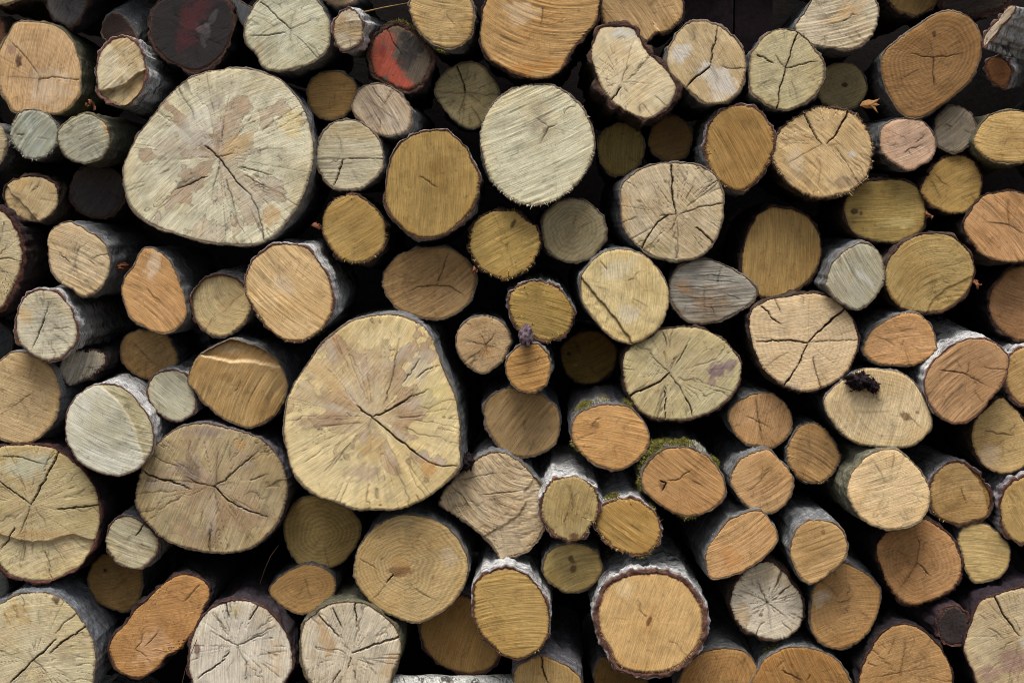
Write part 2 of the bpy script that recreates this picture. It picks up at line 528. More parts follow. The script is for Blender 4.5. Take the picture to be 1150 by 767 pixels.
    V = X - c0 + h[:, None] * n
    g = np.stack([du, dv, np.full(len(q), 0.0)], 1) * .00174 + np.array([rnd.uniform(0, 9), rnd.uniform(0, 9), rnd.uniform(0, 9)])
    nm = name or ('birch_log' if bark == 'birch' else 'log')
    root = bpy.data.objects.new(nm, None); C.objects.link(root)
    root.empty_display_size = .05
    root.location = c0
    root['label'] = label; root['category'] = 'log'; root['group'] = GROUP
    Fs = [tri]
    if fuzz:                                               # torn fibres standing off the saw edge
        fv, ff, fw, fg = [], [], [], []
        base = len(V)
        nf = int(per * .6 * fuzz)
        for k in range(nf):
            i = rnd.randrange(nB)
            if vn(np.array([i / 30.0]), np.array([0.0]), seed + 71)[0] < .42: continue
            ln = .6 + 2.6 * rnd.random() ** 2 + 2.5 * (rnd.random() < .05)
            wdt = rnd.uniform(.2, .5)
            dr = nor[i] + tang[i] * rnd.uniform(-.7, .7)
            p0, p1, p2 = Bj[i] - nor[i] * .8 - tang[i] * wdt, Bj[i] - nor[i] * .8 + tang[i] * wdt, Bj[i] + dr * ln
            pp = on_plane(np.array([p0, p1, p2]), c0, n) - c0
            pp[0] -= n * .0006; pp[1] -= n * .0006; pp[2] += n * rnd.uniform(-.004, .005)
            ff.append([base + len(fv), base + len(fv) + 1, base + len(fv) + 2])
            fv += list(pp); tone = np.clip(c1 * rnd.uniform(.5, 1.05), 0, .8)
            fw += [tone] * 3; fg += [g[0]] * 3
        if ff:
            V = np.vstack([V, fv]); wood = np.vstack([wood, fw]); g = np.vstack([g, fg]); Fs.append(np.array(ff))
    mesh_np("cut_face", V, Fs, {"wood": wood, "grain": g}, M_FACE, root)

    # ---- bark
    if ax is not None and max(abs(ax[0]), abs(ax[1])) < .3: ax = (ax[0] * .45, ax[1] * .4)
    axis = np.array([0, 1.0, 0]) if ax is None else np.array([ax[0], 1.0, ax[1]])
    if ax is None: axis = axis + np.array([rnd.uniform(-.035, .035), 0, rnd.uniform(-.035, .035)])
    axis /= np.linalg.norm(axis)
    Mseg = max(48, min(420, 3 * N))
    bu = np.arange(Mseg) / Mseg
    inn = loop_at(Bj, bu); no = loop_at(nor, bu); no /= np.linalg.norm(no, axis=1)[:, None] + 1e-9
    ang2 = 2 * math.pi * bu
    tv = t * (.6 + .8 * fbm(per / 40 * np.cos(ang2) + 5, per / 40 * np.sin(ang2) + 5, seed + 81, 4)) if t > 4.5 else t * (.12 + 1.5 * sst(.28, .75, fbm(4 * np.cos(ang2) + 5, 4 * np.sin(ang2) + 5, seed + 81, 4)))
    tv = tv + (fbm(per / 9 * np.cos(ang2), per / 9 * np.sin(ang2), seed + 82, 3) - .5) * min(t, 5) * .5
    tv = np.maximum(tv, .5)
    inset = inn - no * 1.1
    pin = on_plane(inset, c0, n) - c0; pout = on_plane(inn + no * tv[:, None], c0, n) - c0
    nw = on_plane(inn + no * 10, c0, n) - on_plane(inn, c0, n)
    nw /= np.linalg.norm(nw, axis=1)[:, None]
    rb = rough_bark if rough_bark is not None else {'birch': .0016, 'grey': .0014, 'olive': .0015, 'brown': .0035, 'dark': .004}[bark]
    rowsV, rowsL, rowsB = [], [], []
    for k, f in enumerate((0, .25, .5, .75, 1.0)):
        jl = (fbm(bu * per / 11.0, np.full(Mseg, k * 1.7), seed + 83, 4) - .5) * .009 * (1 if k in (1, 2, 3) else .3) * min(1.6, t / 4)
        p = pin + (pout - pin) * f - n * (.0035 * (1 if k == 0 else .35) + .002 * (f > .9)) + n * jl[:, None]
        rowsV.append(p); rowsL.append(np.full(Mseg, 1.0 if f < .9 else .55)); rowsB.append(np.concatenate([(pin + (pout - pin) * f) @ np.stack([e1, e2], 1), np.full((Mseg, 1), -f * .01)], 1))
    z, dz = .0035, .0035
    per_m = per * .00174
    while z < length:
        w1 = fbm(3 * np.cos(ang2) + 1, 3 * np.sin(ang2) + z * 9, seed + 84, 3) - .5
        w2 = fbm(per_m / .012 * np.cos(ang2) / 6.28, per_m / .012 * np.sin(ang2) / 6.28 + z / .02, seed + 85, 3) - .5
        off = w1 * .014 * min(1, z / .05) + w2 * rb * 3.2
        # torn, lifting edge near the cut
        if bark == 'birch' and z < .02: off = off + .0016 * (fbm(bu * per / 16, np.full(Mseg, z * 60), seed + 86, 3) - .42) * (1 - z / .02)
        p = pout + axis * z + nw * off[:, None]
        # the saw cut may be oblique: slide ring back so every ring is square to the axis further down
        rowsV.append(p); rowsL.append(np.full(Mseg, .35 if z < .004 else 0.0)); rowsB.append(np.concatenate([pout @ np.stack([e1, e2], 1), np.full((Mseg, 1), z)], 1))
        z += dz; dz *= 1.13
    R = len(rowsV)
    BV = np.vstack(rowsV + [np.array([axis * length])])
    i = np.arange(Mseg); j = (i + 1) % Mseg
    quads = np.concatenate([np.stack([r * Mseg + i, (r + 1) * Mseg + i, (r + 1) * Mseg + j, r * Mseg + j], 1) for r in range(R - 1)])
    cap = np.stack([(R - 1) * Mseg + i, np.full(Mseg, R * Mseg), (R - 1) * Mseg + j], 1)
    bco = np.vstack(rowsB + [np.array([[0, 0, length]])]) + np.array([rnd.uniform(0, 20), rnd.uniform(0, 20), rnd.uniform(0, 20)])
    lipa = np.concatenate(rowsL + [np.zeros(1)])
    tk = np.array(tint) * rnd.uniform(.9, 1.08)
    mesh_np("bark", BV, [quads, cap], {"bco": bco, "lip": lipa, "tint": np.tile(tk, (len(BV), 1))}, M_BARK[bark], root)
    REG[key] = dict(root=root, pout=pout, nw=nw, axis=axis, c0=c0, n=n, B=Bj, cen=cen)
    return root

def moss(key, patches, seed=1, name='moss', mat=None):
    """patches: (angle deg from, to, depth from, to, blades, mound height) on a log's bark"""
    L = REG[key]; rnd = random.Random(seed)
    po, nw, ax = L['pout'], L['nw'], L['axis']
    an = np.degrees(np.arctan2(po[:, 2], po[:, 0])) % 360
    for (a0, a1, z0, z1, nb, mh) in patches:
        V, F = [], []
        for k in range(nb):
            fa, fz = rnd.gauss(.5, .22), rnd.gauss(.45, .24)
            if not (0 <= fa <= 1 and -.1 <= fz <= 1): continue
            a = a0 + (a1 - a0) * fa
            i = int(np.argmin(np.abs((an - a + 180) % 360 - 180)))
            dome = max(0, 1 - ((fa - .5) / .5) ** 2) * max(0, 1 - ((fz - .45) / .6) ** 2)
            clump = vn(np.array([fa * 7.0]), np.array([fz * 5.0]), seed + 3)[0]
            p = po[i] + ax * (z0 + (z1 - z0) * fz) + nw[i] * (mh * dome * (.3 + .9 * clump) * rnd.uniform(.4, 1.0))
            dr = nw[i] * rnd.uniform(.2, 1.0) + np.array([rnd.gauss(0, .7), rnd.gauss(-.2, .6), rnd.gauss(.1, .6)])
            dr /= np.linalg.norm(dr)
            sd = np.cross(dr, np.array([rnd.gauss(0, 1), rnd.gauss(0, 1), rnd.gauss(0, 1)])); sd /= np.linalg.norm(sd) + 1e-9
            ln, w = rnd.uniform(.003, .008), rnd.uniform(.0005, .0012)
            b0 = len(V)
            V += [p - sd * w, p + sd * w, p + dr * ln]
            F.append([b0, b0 + 1, b0 + 2])
        mesh_np(name, np.array(V), [np.array(F)], {}, mat or M_MOSS, L['root'], smooth=False)

def curl(key, x, y, yy, r, width, turn, ang, name="bark_curl", mat=None):
    """torn, tapering strips of inner bark curling off a log's rim"""
    L = REG[key]; c = at_depth(x, y, yy) - L['c0']
    rnd = random.Random(int(x * 7 + y)); n = 16; V, F = [], []
    for strip in range(3):
        a = math.radians(ang + rnd.uniform(-50, 50)); rr0 = r * rnd.uniform(.7, 1.4); tn = turn * rnd.uniform(.45, .9); ph = rnd.uniform(0, 6.28)
        A = np.array([math.cos(a), rnd.uniform(-.5, .5), math.sin(a)]); A /= np.linalg.norm(A)
        Bv = np.cross(A, np.array([0, 1.0, 0])); Bv /= np.linalg.norm(Bv); D = np.cross(A, Bv)
        cc = c + np.array([rnd.uniform(-1, 1), 0, rnd.uniform(-1, 1)]) * r * .5
        o0 = len(V)
        for i in range(n + 1):
            t = math.radians(tn) * i / n + ph; rr = rr0 * (1 - .5 * i / n)
            w = width * .55 * (1 - (i / n) ** 1.5) * rnd.uniform(.7, 1.25) + .0006
            for sgn in (-1, 1):
                for k in (0, .0007):
                    V.append(cc + (Bv * math.cos(t) + D * math.sin(t)) * (rr + k) + A * (sgn * w / 2 + .3 * width * i / n))
        for i in range(n):
            o, p = o0 + i * 4, o0 + i * 4 + 4
            F += [[o, p, p + 2, o + 2], [o + 1, o + 3, p + 3, p + 1], [o, o + 1, p + 1, p], [o + 2, p + 2, p + 3, o + 3]]
    mesh_np(name, np.array(V), [np.array(F)], {}, mat or M_CURL, L['root'])

def chunk(key, x, y, yy, rx, rz, ry, seed, name, mat, spikes=0):
    """a ragged lump (rotten bark, a branch stub, a flake) stuck to a log"""
    L = REG[key]; c = at_depth(x, y, yy) - L['c0']
    V, F = [], []
    nu, nv = 56, 32
    for i in range(nv + 1):
        p = math.pi * i / nv
        for j in range(nu):
            t = 2 * math.pi * j / nu
            dx, dy, dz = math.sin(p) * math.cos(t), math.sin(p) * math.sin(t), math.cos(p)
            k = .5 + 1.0 * (fbm(np.array([dx * 3.4 + 4 + dy]), np.array([dz * 3.4 + dy * 2]), seed, 5)[0])
            V.append(c + np.array([dx * rx * k, dy * ry * k, dz * rz * k]))
    for i in range(nv):
        for j in range(nu):
            F.append([i * nu + j, (i + 1) * nu + j, (i + 1) * nu + (j + 1) % nu, i * nu + (j + 1) % nu])
    tri = []; rnd = random.Random(seed)
    for k in range(spikes):
        p = V[rnd.randrange(len(V))]; dr = (p - c) / np.linalg.norm(p - c) + np.array([rnd.gauss(0, .5), rnd.gauss(-.3, .5), rnd.gauss(0, .5)])
        sd = np.array([rnd.gauss(0, 1), rnd.gauss(0, 1), rnd.gauss(0, 1)]) * .0009
        b0 = len(V); V += [p - sd, p + sd, p + dr * rnd.uniform(.001, .0045)]; tri.append([b0, b0 + 1, b0 + 2])
    mesh_np(name, np.array(V), [np.array(F), np.array(tri).reshape(-1, 3)], {}, mat, L['root'])

def tube(name, pts, r0, r1, mat, parent=None, sides=8):
    P3 = [Vector(p) for p in pts]; V, F = [], []
    for i, p in enumerate(P3):
        tg = (P3[min(i + 1, len(P3) - 1)] - P3[max(i - 1, 0)]).normalized()
        a = tg.orthogonal().normalized(); b_ = tg.cross(a)
        r = r0 + (r1 - r0) * i / (len(P3) - 1)
        for k in range(sides):
            t = 2 * math.pi * k / sides
            V.append(tuple(p + (a * math.cos(t) + b_ * math.sin(t)) * r))
    for i in range(len(P3) - 1):
        for k in range(sides):
            F.append([i * sides + k, i * sides + (k + 1) % sides, (i + 1) * sides + (k + 1) % sides, (i + 1) * sides + k])
    return mesh_np(name, np.array(V), [np.array(F)], {}, mat, parent)

# ------------------------------------------------------------------ setting
def box_mesh(name, lo, hi, mat, parent=None, div=1):
    V = [(x, y, z) for x in (lo[0], hi[0]) for y in (lo[1], hi[1]) for z in (lo[2], hi[2])]
    F = [[0, 1, 3, 2], [4, 6, 7, 5], [0, 4, 5, 1], [2, 3, 7, 6], [0, 2, 6, 4], [1, 5, 7, 3]]
    return mesh_np(name, np.array(V), [np.array(F)], {}, mat, parent, smooth=False)

soil = mesh_np("ground", np.array([(-12, -12, 0), (12, -12, 0), (12, 3, 0), (-12, 3, 0)], float), [np.array([[0, 1, 2, 3]])], {}, M_SOIL)
soil['kind'] = 'structure'
wall = bpy.data.objects.new("added_gap_wall", None); C.objects.link(wall); wall.location = (0, .58, 0)  # unseen wall, added so no bright sky shows through the gaps
wall['label'] = "dark board wall added behind the whole woodpile to keep sky out of the gaps"; wall['category'] = "wall"
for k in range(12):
    box_mesh("board", (-1.86 + k * .31, .006 * (k % 2) - .035 * (k % 2), 0), (-1.86 + k * .31 + .322, .03 - .034 * (k % 2), 2.1), M_GAP_WALL, wall)

# ------------------------------------------------------------------ colours as the photo shows the kinds of wood
CREAM, PALE, WHITE = (206, 193, 156), (196, 196, 168), (216, 206, 188)
YEL, OCH, TAN, ORA = (206, 178, 118), (190, 156, 92), (200, 168, 118), (208, 160, 104)
PINK, BRN, GREY, DARK = (198, 162, 130), (168, 132, 86), (158, 152, 140), (52, 46, 46)
OLIVE = (160, 144, 98)

# ---- top left
log('a1', "large light orange log end at the upper left with a small brown knot stain", T(0,0,[30,150,70,97,150,95,230,105,300,160,335,240,350,330,330,430,260,490,160,490,70,485,30,440,0,380,-5,280,0,220]), (204,168,122), 'olive', 3, .02, saw=(80,.15), rings=.35, rays=.3, pith=(45,90), rag=.2,
    cr=[(.9, P(12,48,25,60,38,76,45,90)), (.9, P(45,90,58,87,72,89,88,90)), (.6, P(45,90,42,98,41,105)), (.5,P(45,90,25,87,8,88))], spots=[(20,70,4,8,10,(70,44,34),.85),(13,56,5,5,0,(120,86,90),.5),(55,100,26,18,0,(214,196,172),.35)])
log('a2', "small pale grey-green log with deep diagonal saw lines, under the large orange log", T(0,0,[60,520,100,480,160,475,220,505,250,560,240,630,190,680,120,685,80,650,45,590]), (180,184,164), 'grey', 2.5, .03, saw=(52,1.0), rings=0, rays=.1, rag=.6, fuzz=.8, name='log')
log('a3', "small smooth grey-green log with a long olive side, right of the striped pale one", T(0,0,[270,540,330,500,390,490,450,530,470,590,460,650,410,695,350,705,290,680,255,630,250,580]), (186,184,158), 'olive', 2.5, 0.08, saw=(28,.7), rings=.3, rays=.1, ax=(.16,-.02), spots=[(118,143,3,8,30,(206,150,92),.7)])
log('a4', "birch log with a torn half-broken face and white bark, beside the red-black log", T(0,0,[430,230,480,180,540,160,590,195,620,260,625,330,600,400,540,455,480,440,430,410,415,340,415,280]), (204,186,146), 'birch', 3.5, 0.08, saw=(38,.9), rings=0, rays=.1, edge=.7,
    step=[(P(112,104,128,99,143,94,152,86,162,80), 1, .012, (.86,.8,.66), .2)], col2=(170,140,92), rag=.4)
log('a5', "charcoal grey weathered log end at the top edge, left of the grey bark piece", T(0,0,[205,0,210,50,250,95,300,110,345,80,370,20,375,-40,300,-60,220,-40]), (98,96,98), 'dark', 2.5, -.02, saw=(70,.5), rings=.2, rays=.4, checks=.8)
log('a6', "dark log with peeling silvery bark at the top, touching the red-black log", T(0,0,[445,95,480,60,525,70,560,110,585,165,575,215,520,225,470,190,440,150]), (58,44,38), 'grey', 3, -.02, saw=(20,.4), ax=(.10,.34), spots=[(140,44,9,9,0,(84,58,44),.6)])
log('a7', "big blackened log with a dark red stain and a white scar at the top", T(0,0,[650,60,690,0,760,-40,880,-50,960,-20,1005,80,990,170,940,250,860,300,780,290,700,240,655,170]), (34,29,29), 'dark', 4, .0, saw=(25,.5), rings=.1, rays=.5, col2=(40,32,34), checks=.5,
    spots=[(218,22,13,30,-20,(84,32,34),.5),(206,44,9,14,0,(70,28,32),.4),(229,33,7,10,35,(120,116,116),.25),(238,22,3,11,-30,(120,116,116),.22),(228,47,2.5,8,20,(110,108,108),.2)])
log('a8', "narrow grey split piece wedged between the red-black log and a pale cracked log", T(0,0,[985,-40,1010,-10,1060,20,1095,45,1085,80,1050,115,1020,60,995,0]), (104,106,110), 'grey', 2, -.02, saw=(70,.5), rings=0, rays=0)
log('a9', "pale greenish log with star cracks and dark rim, touching the biggest upper log's top", T(0,1,[0,60,40,0,120,-30,230,-25,300,10,335,70,350,150,340,210,290,260,210,295,120,308,60,295,30,240,-5,200,-22,130]), (200,194,160), 'grey', 3.5, .05, saw=(30,.6), pith=(326,33), edge=.6, checks=.6, rings=.15,
    cr=[(1.2,P(326,33,312,20,300,8,293,3)),(.7,P(326,33,340,28,353,22)),(1.0,P(320,37,300,40,280,40)),(.8,P(333,40,346,54,356,65)),(.6,P(326,33,327,50)),(.6,P(326,33,332,12))], spots=[(292,55,5,7,0,(150,122,84),.5)])
log('b1', "little pale log with banded face and white bark beside the pale cracked log", T(0,1,[370,90,410,45,450,45,480,80,490,140,470,190,420,220,380,200,365,150]), (212,200,172), 'birch', 3, 0.07, saw=(12,.9), rings=0, col2=(176,142,92), ax=(.22,.1))
log('b2', "pinkish tan log cut off by the top edge above the little banded log", T(0,1,[300,-20,325,5,380,30,440,15,475,-15,450,-70,350,-70]), (192,164,130), 'grey', 3, -.01, saw=(25,.5))
log('b3', "log with a face half painted red and half blackened", T(0,1,[520,230,545,160,600,120,660,120,740,170,780,240,765,320,720,375,660,385,600,360,540,320]), (104,92,78), 'dark', 5, .0, saw=(70,.3), rings=.3, pith=(452,62), edge=.8, rag=.8,
    spots=[(432,72,15,24,25,(170,78,58),.9),(448,90,20,9,-30,(164,74,56),.85),(437,45,10,12,0,(168,80,62),.7),(462,48,15,15,0,(44,42,42),.85),(455,66,10,12,0,(52,46,44),.8),(430,58,5,9,0,(96,32,28),.45)], cr=[(.9,P(452,62,442,48,435,34))])
log('b4', "yellowish log with level saw lines cut off by the top edge, above the red log", T(0,1,[690,40,700,-10,760,-50,880,-50,945,-10,965,60,955,150,920,195,860,213,800,195,740,150,705,90]), (194,162,108), 'grey', 3.5, .03, saw=(-8,.8), rings=.1, cr=[(.7,P(500,17,512,30))])
log('b5', "small round ochre log with level saw lines, right of the biggest upper log", T(0,1,[250,380,280,330,340,307,400,315,450,350,462,400,440,470,400,505,340,520,290,500,255,450]), (192,150,88), 'grey', 2, -0.02, saw=(4,.8), rings=0, rays=0)
log('b6', "small pinkish grey oval log with slanting cracks just below the red log", T(0,1,[443,450,465,395,520,365,580,365,640,400,690,460,697,520,670,570,600,590,530,570,475,520,445,480]), (190,168,140), 'grey', 3, .02, saw=(-58,.8), rings=0, ax=(.15,-.12), edge=.6, cr=[(.9,P(418,97,424,108,432,117)),(.8,P(440,101,434,112,430,118)),(.9,P(427,134,426,145)),(.6,P(412,112,430,124,448,140))])
log('b7', "pale log with a T-shaped crack, right against the biggest upper log", T(0,1,[290,650,310,580,360,530,430,515,500,540,550,590,575,650,578,700,560,748,510,798,450,820,380,816,330,788,300,738,285,700]), (204,190,152), 'grey', 2.5, .02, saw=(4,.9), rings=0, pith=(386,179),
    cr=[(.9,P(386,179,405,178,430,179)),(1.3,P(386,180,381,192,375,209)),(.6,P(384,170,382,158,377,152)),(.5,P(386,179,365,178,356,179))], spots=[(400,150,24,10,-10,(176,150,100),.5)])
log('big1', "the bigger pale log of the upper left, huge face with purple-brown star stain", P(138,190,142,177,151,157,167,136,188,110,209,91,230,82,250,78,271,77,287,79,301,83.5,316.5,91,329.6,104,338.7,117.4,346.5,138.3,351.7,161.7,350.4,188,345,205.7,336,229,319,252.6,306,265.7,290,274.8,261,275,229.6,272,198,263,167,251,148.7,234,141,213.5), (206,196,160), 'grey', 3.5, .07, saw=(32,.45), rings=.12, rays=.7, heart=1.0, pith=(246,177), checks=.9, edge=.45, rag=.35, tilt=(.0,.06),
    cr=[(1.5,P(246,177,240,172,231,164)),(1.4,P(246,177,255,189,268,206,281,219)),(1.1,P(281,219,289,235,294,255,296,272)),(.9,P(247,179,242,205,236,222)),(1.0,P(254,202,260,220,264,240)),(1.2,P(233,198,215,206,197,213)),(1.0,P(270,187,290,192,306,197)),(.9,P(275,197,290,206,303,212)),(.9,P(247,176,262,172)),(.7,P(190,190,178,196)),(.8,P(250,165,249,150,252,135)),(.6,P(290,170,306,167,317,167))],
    spots=[(268,163,20,9,30,(196,164,112),.6),(306,242,9,13,-40,(186,140,80),.6),(326,140,12,16,0,(214,186,118),.45),(222,145,26,22,30,(206,200,186),.5),(245,115,8,17,0,(150,128,120),.35),(190,165,26,10,-10,(162,138,122),.4)])
log('b8', "bright yellow-tan birch log with dark reddish rim, right of the pale T-cracked log", P(435,195.6,439,180,449.6,161.7,465,151,486,146,504,148.7,520,161.7,530,180,537,195.6,537,213.5,530.4,234,514.8,252.6,494,265.7,473,267,454.8,259,439,242,432.6,226.5), (198,162,92), 'birch', 2.2, 0.07, saw=(88,.35), rings=.05, rays=.05, rag=.5, fuzz=.5, edge=.8, cr=[(.9,P(472,199,481,205,491,210))], checks=.15)
log('b9', "olive-grey round log with a star of black cracks, left of the pale lined log", T(0,1,[797,390,815,340,870,290,940,268,1000,285,1050,340,1078,400,1070,450,1000,540,940,552,880,520,830,460]), (168,152,108), 'grey', 2, -.04, saw=(20,.2), rings=.2, rays=.4, pith=(523,105), checks=.8,
    cr=[(1.3,P(523,105,520,92,513,74)),(.8,P(523,105,545,107,560,107)),(.8,P(523,105,505,104,492,103)),(.9,P(522,107,518,122,513,130)),(.9,P(530,120,536,130,541,139)),(.6,P(524,106,540,116)),(.6,P(510,113,500,120))])
log('c1', "large orange log with curved saw lines, cut by the top edge at mid picture", P(545,5,541,25,540,47,549,66,562,75,581,84,605,89,626,83,637,66,650,47,668,27,673,10,672,-3,650,-15,600,-25,560,-15), (208,164,104), 'brown', 4, .07, saw=(-14,.9), arc=.25, rings=.15, rays=.15, rag=.3, checks=.3, spots=[(590,78,40,7,10,(196,136,70),.6),(585,15,20,14,-20,(214,190,156),.5)], cr=[(.9,P(608,10,609,20,608,28))])
log('c2', "tan log with fine slanting saw lines, partly behind the kidney-shaped log", T(0,2,[440,60,440,10,500,-40,640,-60,750,-40,795,10,790,70,740,130,670,150,640,178,590,170,520,150,470,120]), (204,166,114), 'brown', 3, .03, saw=(-55,.7), rings=.1, rag=.4)
log('c3', "kidney-shaped pale log with thick brown bark along its left side", T(0,2,[415,170,440,125,500,118,570,120,610,170,640,225,690,270,740,330,765,380,745,440,700,480,640,515,560,485,490,440,440,370,405,270,400,210]), (212,192,150), 'brown', 4.5, .08, saw=(35,.4), rings=.1, rays=.3, pith=(699,92), checks=.9, edge=.6, tilt=(.02,.1), ax=(-.05,-.1),
    cr=[(1.6,P(697,98,692,107,684,114)),(.9,P(699,92,702,82,706,74)),(.9,P(706,90,716,80,723,72)),(.8,P(735,108,743,114,751,121)),(.7,P(718,120,719,128)),(.6,P(700,92,712,96))], spots=[(697,58,14,10,0,(196,166,120),.5),(700,38,12,6,0,(196,196,190),.6)])
log('c4', "round cream log with wide curved black crack and white patch, under the dark boards", T(0,2,[722,250,745,185,800,110,870,95,950,115,1020,170,1060,250,1060,330,1030,400,970,445,900,450,850,420,780,360,735,310]), (208,182,136), 'grey', 3.5, .06, saw=(-60,.3), rings=.15, rays=.3, pith=(799,75), edge=.6, ax=(-.02,-.05),
    cr=[(1.9,P(798,75,787,83,778,90,771,98)),(1.4,P(799,75,800,58,804,45,806,31)),(.8,P(812,76,824,77,836,78)),(.6,P(780,36,780,46))], spots=[(765,58,9,14,-50,(216,212,206),.6),(806,86,12,22,50,(216,212,204),.6),(815,100,20,10,40,(214,206,196),.5)])
log('c5', "round pale yellow log split by one long vertical crack, right of the cream log", P(841.7,86,843,65,849.6,52,860,40,876,32.6,892,34,905,43,915,56,924,69,926,86,918,104,902,117,884,125,866,121,850,110,844,104), (202,186,138), 'grey', 3.5, .06, saw=(20,.2), rings=.3, rays=.3, pith=(882,77), edge=.7,
    cr=[(1.4,P(896,36,889,58,882,77)),(1.6,P(882,77,876,102,872,124)),(1.3,P(849,62,858,65,868,71)),(.9,P(871,63,876,70,882,77)),(1.1,P(884,77,901,73,918,69)),(.6,P(850,100,858,94,868,89)),(.6,P(881,37,882,46)),(.7,P(889,92,895,108,897,116))])
log('c6', "pale striped log at the top edge, behind the yellow log with the vertical crack", T(0,3,[165,115,200,60,240,0,300,-30,450,-40,510,0,527,50,515,110,490,160,430,205,370,215,290,205,240,195,190,170]), (198,180,146), 'grey', 3, .02, saw=(14,1.0), rings=.05, spots=[(950,15,20,8,20,(206,166,112),.5)], cr=[(.7,P(927,40,926,52)),(.7,P(960,36,970,46))])
log('c7', "small smooth olive log with a dark pith spot, hidden deeper below the striped log", T(0,3,[300,290,370,270,430,285,465,330,475,390,450,440,400,475,330,470,270,430,265,350]), (178,160,112), 'grey', 2, -0.07, saw=(20,.2), rings=.4, rays=.1, pith=(947,95), spots=[(947,95,4,3,0,(66,48,34),.9)], checks=.1)
log('c8', "ragged-edged tan log with black V-shaped cracks, right of the ochre fuzzy log", T(0,3,[80,600,110,550,200,490,260,460,330,465,400,480,450,520,485,580,500,650,490,720,470,768,430,808,350,843,270,853,190,833,120,778,75,700,75,650]), (206,174,124), 'brown', 3, .05, saw=(-42,.7), rings=.2, rays=.3, pith=(930,160), rag=1.0, fuzz=1.0, edge=.8, checks=.6,
    cr=[(1.7,P(903,127,910,142,915,152,922,162)),(1.7,P(953,126,945,140,938,152,929,161)),(.7,P(922,163,905,172,885,184)),(.9,P(940,168,955,190,965,205)),(.6,P(921,179,921,195,919,210)),(.6,P(928,164,945,162))], spots=[(957,173,4,4,0,(206,196,186),.8),(950,205,26,6,10,(96,82,72),.5),(893,180,10,16,0,(214,196,168),.4)])
log('c9', "pinkish small log at the right under the big brown log, with short diagonal checks", T(0,3,[530,600,550,540,600,515,670,510,730,535,765,590,770,640,750,690,700,720,650,738,590,705,540,660]), (216,176,144), 'grey', 2.5, .04, saw=(25,.4), rings=.1, ax=(-.2,.05), cr=[(.9,P(1016,172,1025,167,1034,163)),(.8,P(1028,160,1036,154,1041,150)),(.6,P(1000,165,1008,162))])
log('d1', "big brown-orange log with clear growth rings and a cross-shaped check at the upper right", T(0,3,[535,260,570,200,640,150,720,90,790,55,850,50,920,80,960,140,968,210,950,290,900,370,830,430,760,480,690,512,620,490,580,430,545,350]), (178,134,82), 'grey', 2, .05, saw=(20,.12), rings=.85, rays=.25, pith=(1048,66), checks=.3, tilt=(0,-.06), ax=(.16,-.05),
    cr=[(1.0,P(1048,66,1048,82,1049,100)),(.8,P(1048,66,1035,63,1023,61)),(.8,P(1048,66,1065,64,1080,61)),(.6,P(1048,66,1046,55,1043,46)),(.6,P(1032,77,1020,85,1012,90)),(.5,P(1066,54,1076,47))], spots=[(1049,39,2.5,4,0,(64,42,28),.85)])
log('d2', "small grey weathered log with purple-grey bark below the big brown-orange log", T(0,3,[765,560,780,500,830,460,880,460,930,500,945,560,930,610,880,655,830,660,780,630]), (140,126,104), 'grey', 2.5, .02, saw=(40,.9), rings=.1, ax=(-.14,.12), tint=(.8,.76,.82))
log('d3', "tan log with level saw stripes at the right edge, below the birch with torn end", T(0,3,[935,620,950,560,1000,500,1070,478,1150,480,1190,520,1200,600,1170,690,1100,705,1030,700,970,670]), (204,168,106), 'olive', 2.5, .05, saw=(-4,.9), rings=.05, ax=(-.05,-.12))
log('d4', "white birch log at the top right corner, seen along its side with a torn end", T(0,3,[975,205,985,150,1040,85,1090,30,1112,45,1060,110,1010,170]), (190,168,140), 'birch', 3, 0.06, saw=(45,.5), ax=(.75,-.05), length=.5)
log('d5', "short birch stub with a small dark orange face under the white birch at the right", T(0,3,[985,290,1010,250,1060,255,1095,300,1090,350,1060,380,1010,350]), (140,92,52), 'birch', 3, -.01, saw=(20,.4), ax=(.42,.12), tint=(.8,.8,.82))
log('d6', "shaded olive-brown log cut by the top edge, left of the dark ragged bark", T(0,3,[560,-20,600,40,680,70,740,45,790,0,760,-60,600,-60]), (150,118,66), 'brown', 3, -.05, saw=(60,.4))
log('d7', "dark ragged-barked log along the top edge near the right corner", T(0,3,[800,30,850,-30,950,-60,1050,-50,1090,-10,1050,30,960,60,880,60]), (60,48,42), 'brown', 5, -.03, saw=(20,.5), rag=1, tint=(.6,.55,.55), ax=(.1,.12))
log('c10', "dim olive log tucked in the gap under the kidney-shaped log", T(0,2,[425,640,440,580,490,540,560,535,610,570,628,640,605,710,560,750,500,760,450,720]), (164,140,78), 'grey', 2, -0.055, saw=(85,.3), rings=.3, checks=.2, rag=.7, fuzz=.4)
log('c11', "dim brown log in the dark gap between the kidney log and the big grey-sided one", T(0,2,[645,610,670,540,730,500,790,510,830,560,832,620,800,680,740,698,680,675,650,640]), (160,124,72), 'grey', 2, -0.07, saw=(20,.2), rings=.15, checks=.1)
log('c12', "ochre fuzzy-edged log with a white bark strip on its left, above the smooth ochre one", P(794,178,793,160,798,140,808,127,822,120,836,119,851,124,861,136,868,152,868,168,862,184,854,198,841,210,828,215,814,208,802,196), (200,158,92), 'birch', 3, .05, saw=(-62,.6), rings=.05, rays=.05, rag=.8, fuzz=1.0, edge=.4, checks=.15, ax=(-.05,0))
